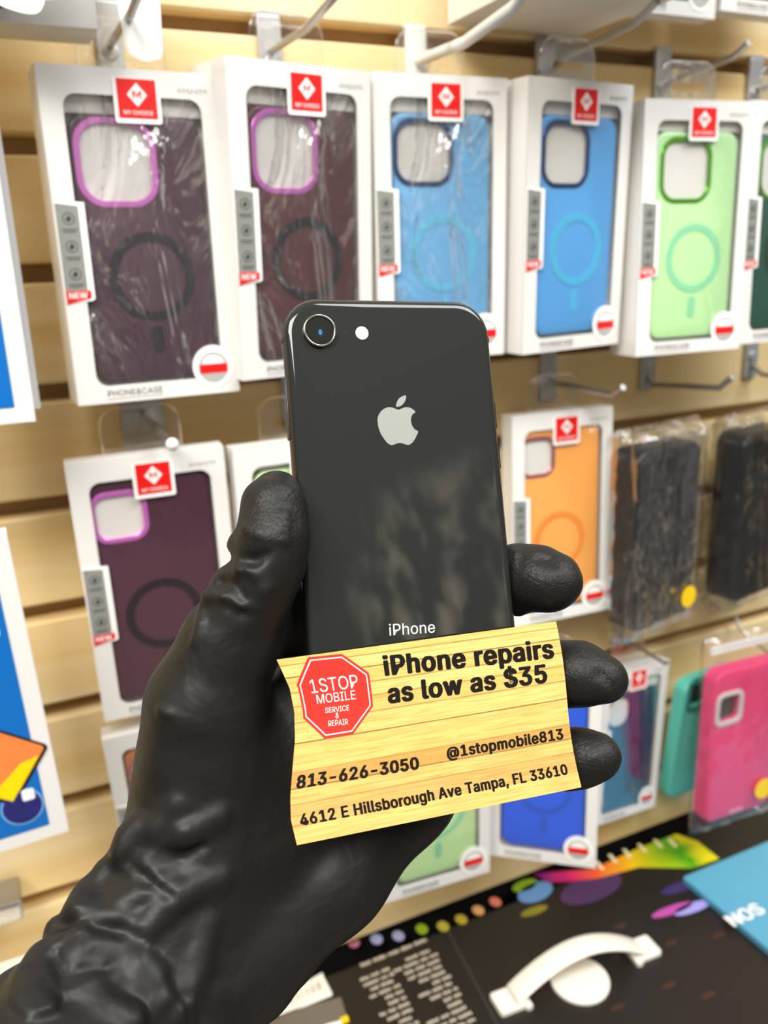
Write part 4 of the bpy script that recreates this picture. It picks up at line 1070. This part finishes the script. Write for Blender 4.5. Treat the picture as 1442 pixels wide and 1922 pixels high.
for i_ in range(3):                             # close the surface at the limits of the grid
    for e_ in (0, 1, -1, -2):
        q_ = [slice(None)]*3; q_[i_] = e_; FLD[tuple(q_)] = np.maximum(FLD[tuple(q_)], .002)
def surface_nets(f):
    ins = f < 0
    c = np.zeros(np.array(f.shape)-1, np.uint8)
    offs = [(i, j, k) for i in (0, 1) for j in (0, 1) for k in (0, 1)]
    def sh(a, o): return a[o[0]:a.shape[0]-1+o[0], o[1]:a.shape[1]-1+o[1], o[2]:a.shape[2]-1+o[2]]
    for o in offs: c += sh(ins, o)
    act = (c > 0) & (c < 8); idx = np.full(act.shape, -1, np.int64); cells = np.argwhere(act); idx[act] = np.arange(len(cells))
    acc = np.zeros((len(cells), 3)); cnt = np.zeros(len(cells))
    vals = {o: f[cells[:, 0]+o[0], cells[:, 1]+o[1], cells[:, 2]+o[2]].astype(np.float64) for o in offs}
    for a in offs:
        for ax_ in range(3):
            if a[ax_]: continue
            b = list(a); b[ax_] = 1; b = tuple(b)
            va, vb = vals[a], vals[b]; x = (va < 0) != (vb < 0)
            t = np.where(x, va/np.where(x, va-vb, 1), 0)
            p = np.tile(np.array(a, float), (len(cells), 1)); p[:, ax_] += t
            acc[x] += p[x]; cnt[x] += 1
    V = cells+acc/cnt[:, None]
    quads = []
    for ax_ in range(3):
        o1, o2 = [q for q in range(3) if q != ax_]
        s0_ = [slice(None)]*3; s1_ = [slice(None)]*3
        s0_[ax_] = slice(0, -1); s1_[ax_] = slice(1, None)
        a = ins[tuple(s0_)]; b = ins[tuple(s1_)]
        E_ = np.argwhere(a != b); E_ = E_[(E_[:, o1] > 0) & (E_[:, o2] > 0) & (E_[:, o1] < f.shape[o1]-1) & (E_[:, o2] < f.shape[o2]-1)]
        fl_ = a[E_[:, 0], E_[:, 1], E_[:, 2]]
        q = []
        for d1, d2 in ((1, 1), (0, 1), (0, 0), (1, 0)):
            e_ = E_.copy(); e_[:, o1] -= d1; e_[:, o2] -= d2; q.append(idx[e_[:, 0], e_[:, 1], e_[:, 2]])
        q = np.stack(q, 1)
        if ax_ == 1: fl_ = ~fl_
        q[fl_] = q[fl_][:, ::-1]
        quads.append(q)
    return V, np.concatenate(quads)
Vg, Q = surface_nets(FLD)
Q = Q[(Q >= 0).all(1)]
Pc = lo+Vg*H_
# keep the largest connected piece
par = np.arange(len(Pc))
for _ in range(400):
    m4 = par[Q].min(1); new = par.copy()
    for c_ in range(4): np.minimum.at(new, Q[:, c_], m4)
    new = new[new]
    if (new == par).all(): break
    par = new
lab, cnt_ = np.unique(par, return_counts=True); keep = par == lab[cnt_.argmax()]
remap = np.cumsum(keep)-1; Q = remap[Q[keep[Q[:, 0]]]]; Pc = Pc[keep]
ctr_ = Pc.mean(0)
Pw = c2w(Pc); org = c2w(J(478, 1786, .258))[0]
me = bpy.data.meshes.new('gloved_hand'); me.vertices.add(len(Pc)); me.vertices.foreach_set('co', (Pw-org).astype(np.float32).ravel())
me.loops.add(len(Q)*4); me.loops.foreach_set('vertex_index', Q.ravel().astype(np.int32))
me.polygons.add(len(Q)); me.polygons.foreach_set('loop_start', np.arange(0, len(Q)*4, 4, dtype=np.int32))
me.update(calc_edges=True); me.validate()
grip = np.zeros(len(Pc))
for tip, rad in ((J(515, 950, .240), .017), (J(1036, 1094, .270), .024), (J(1120, 1270, .268), .024), (J(1110, 1420, .268), .022)):
    grip = np.maximum(grip, np.clip((rad-np.linalg.norm(Pc-tip, axis=1))/.005, 0, 1))
at_ = me.attributes.new('grip', 'FLOAT', 'POINT'); at_.data.foreach_set('value', grip.astype(np.float32))
ang = (Pc[:, 0]*ax[0]+Pc[:, 1]*ax[1]-s0)
cuff = np.clip((ang+.012)/.03, 0, 1)
at3 = me.attributes.new('cuff', 'FLOAT', 'POINT'); at3.data.foreach_set('value', cuff.astype(np.float32))
m = bpy.data.materials.new('black_nitrile'); m.use_nodes = True; n = m.node_tree; bs = n.nodes['Principled BSDF']
bs.inputs['Base Color'].default_value = (.0105, .0100, .0090, 1); bs.inputs['Roughness'].default_value = .45; bs.inputs['Specular IOR Level'].default_value = .24
t = n.nodes.new('ShaderNodeTexCoord')
def noise(scale, detail, dist=0.):
    z = n.nodes.new('ShaderNodeTexNoise'); z.inputs['Scale'].default_value = scale; z.inputs['Detail'].default_value = detail; z.inputs['Distortion'].default_value = dist
    n.links.new(t.outputs['Object'], z.inputs['Vector']); return z
nA = noise(750, 2, 1.2); nB = noise(55, 3, .6); at2 = n.nodes.new('ShaderNodeAttribute'); at2.attribute_name = 'grip'
bA = n.nodes.new('ShaderNodeBump'); bA.inputs['Distance'].default_value = .0006; bB = n.nodes.new('ShaderNodeBump'); bB.inputs['Distance'].default_value = .0028; bB.inputs['Strength'].default_value = .35
ml = n.nodes.new('ShaderNodeMath'); ml.operation = 'MULTIPLY_ADD'; ml.inputs[1].default_value = .42; ml.inputs[2].default_value = .03
n.links.new(at2.outputs['Fac'], ml.inputs[0]); n.links.new(ml.outputs[0], bA.inputs['Strength'])
nC = noise(62, 4, .5); nC.noise_type = 'RIDGED_MULTIFRACTAL'; nC.normalize = True
bC = n.nodes.new('ShaderNodeBump'); bC.inputs['Distance'].default_value = .003
at4 = n.nodes.new('ShaderNodeAttribute'); at4.attribute_name = 'cuff'
mc = n.nodes.new('ShaderNodeMath'); mc.operation = 'MULTIPLY_ADD'; mc.inputs[1].default_value = .55; mc.inputs[2].default_value = .05
n.links.new(at4.outputs['Fac'], mc.inputs[0]); n.links.new(mc.outputs[0], bC.inputs['Strength'])
n.links.new(nC.outputs['Fac'], bC.inputs['Height']); n.links.new(bC.outputs[0], bB.inputs['Normal'])
n.links.new(nA.outputs['Fac'], bA.inputs['Height']); n.links.new(nB.outputs['Fac'], bB.inputs['Height']); n.links.new(bB.outputs[0], bA.inputs['Normal']); n.links.new(bA.outputs[0], bs.inputs['Normal'])
hand = mesh_obj('gloved_hand', me, m, None, True, Vector(org))
sm = hand.modifiers.new('smooth', 'SMOOTH'); sm.factor = .5; sm.iterations = 1
tag(hand, "person's left hand in a black disposable glove gripping the phone and card", 'hand')
print('hand verts', len(Pc))
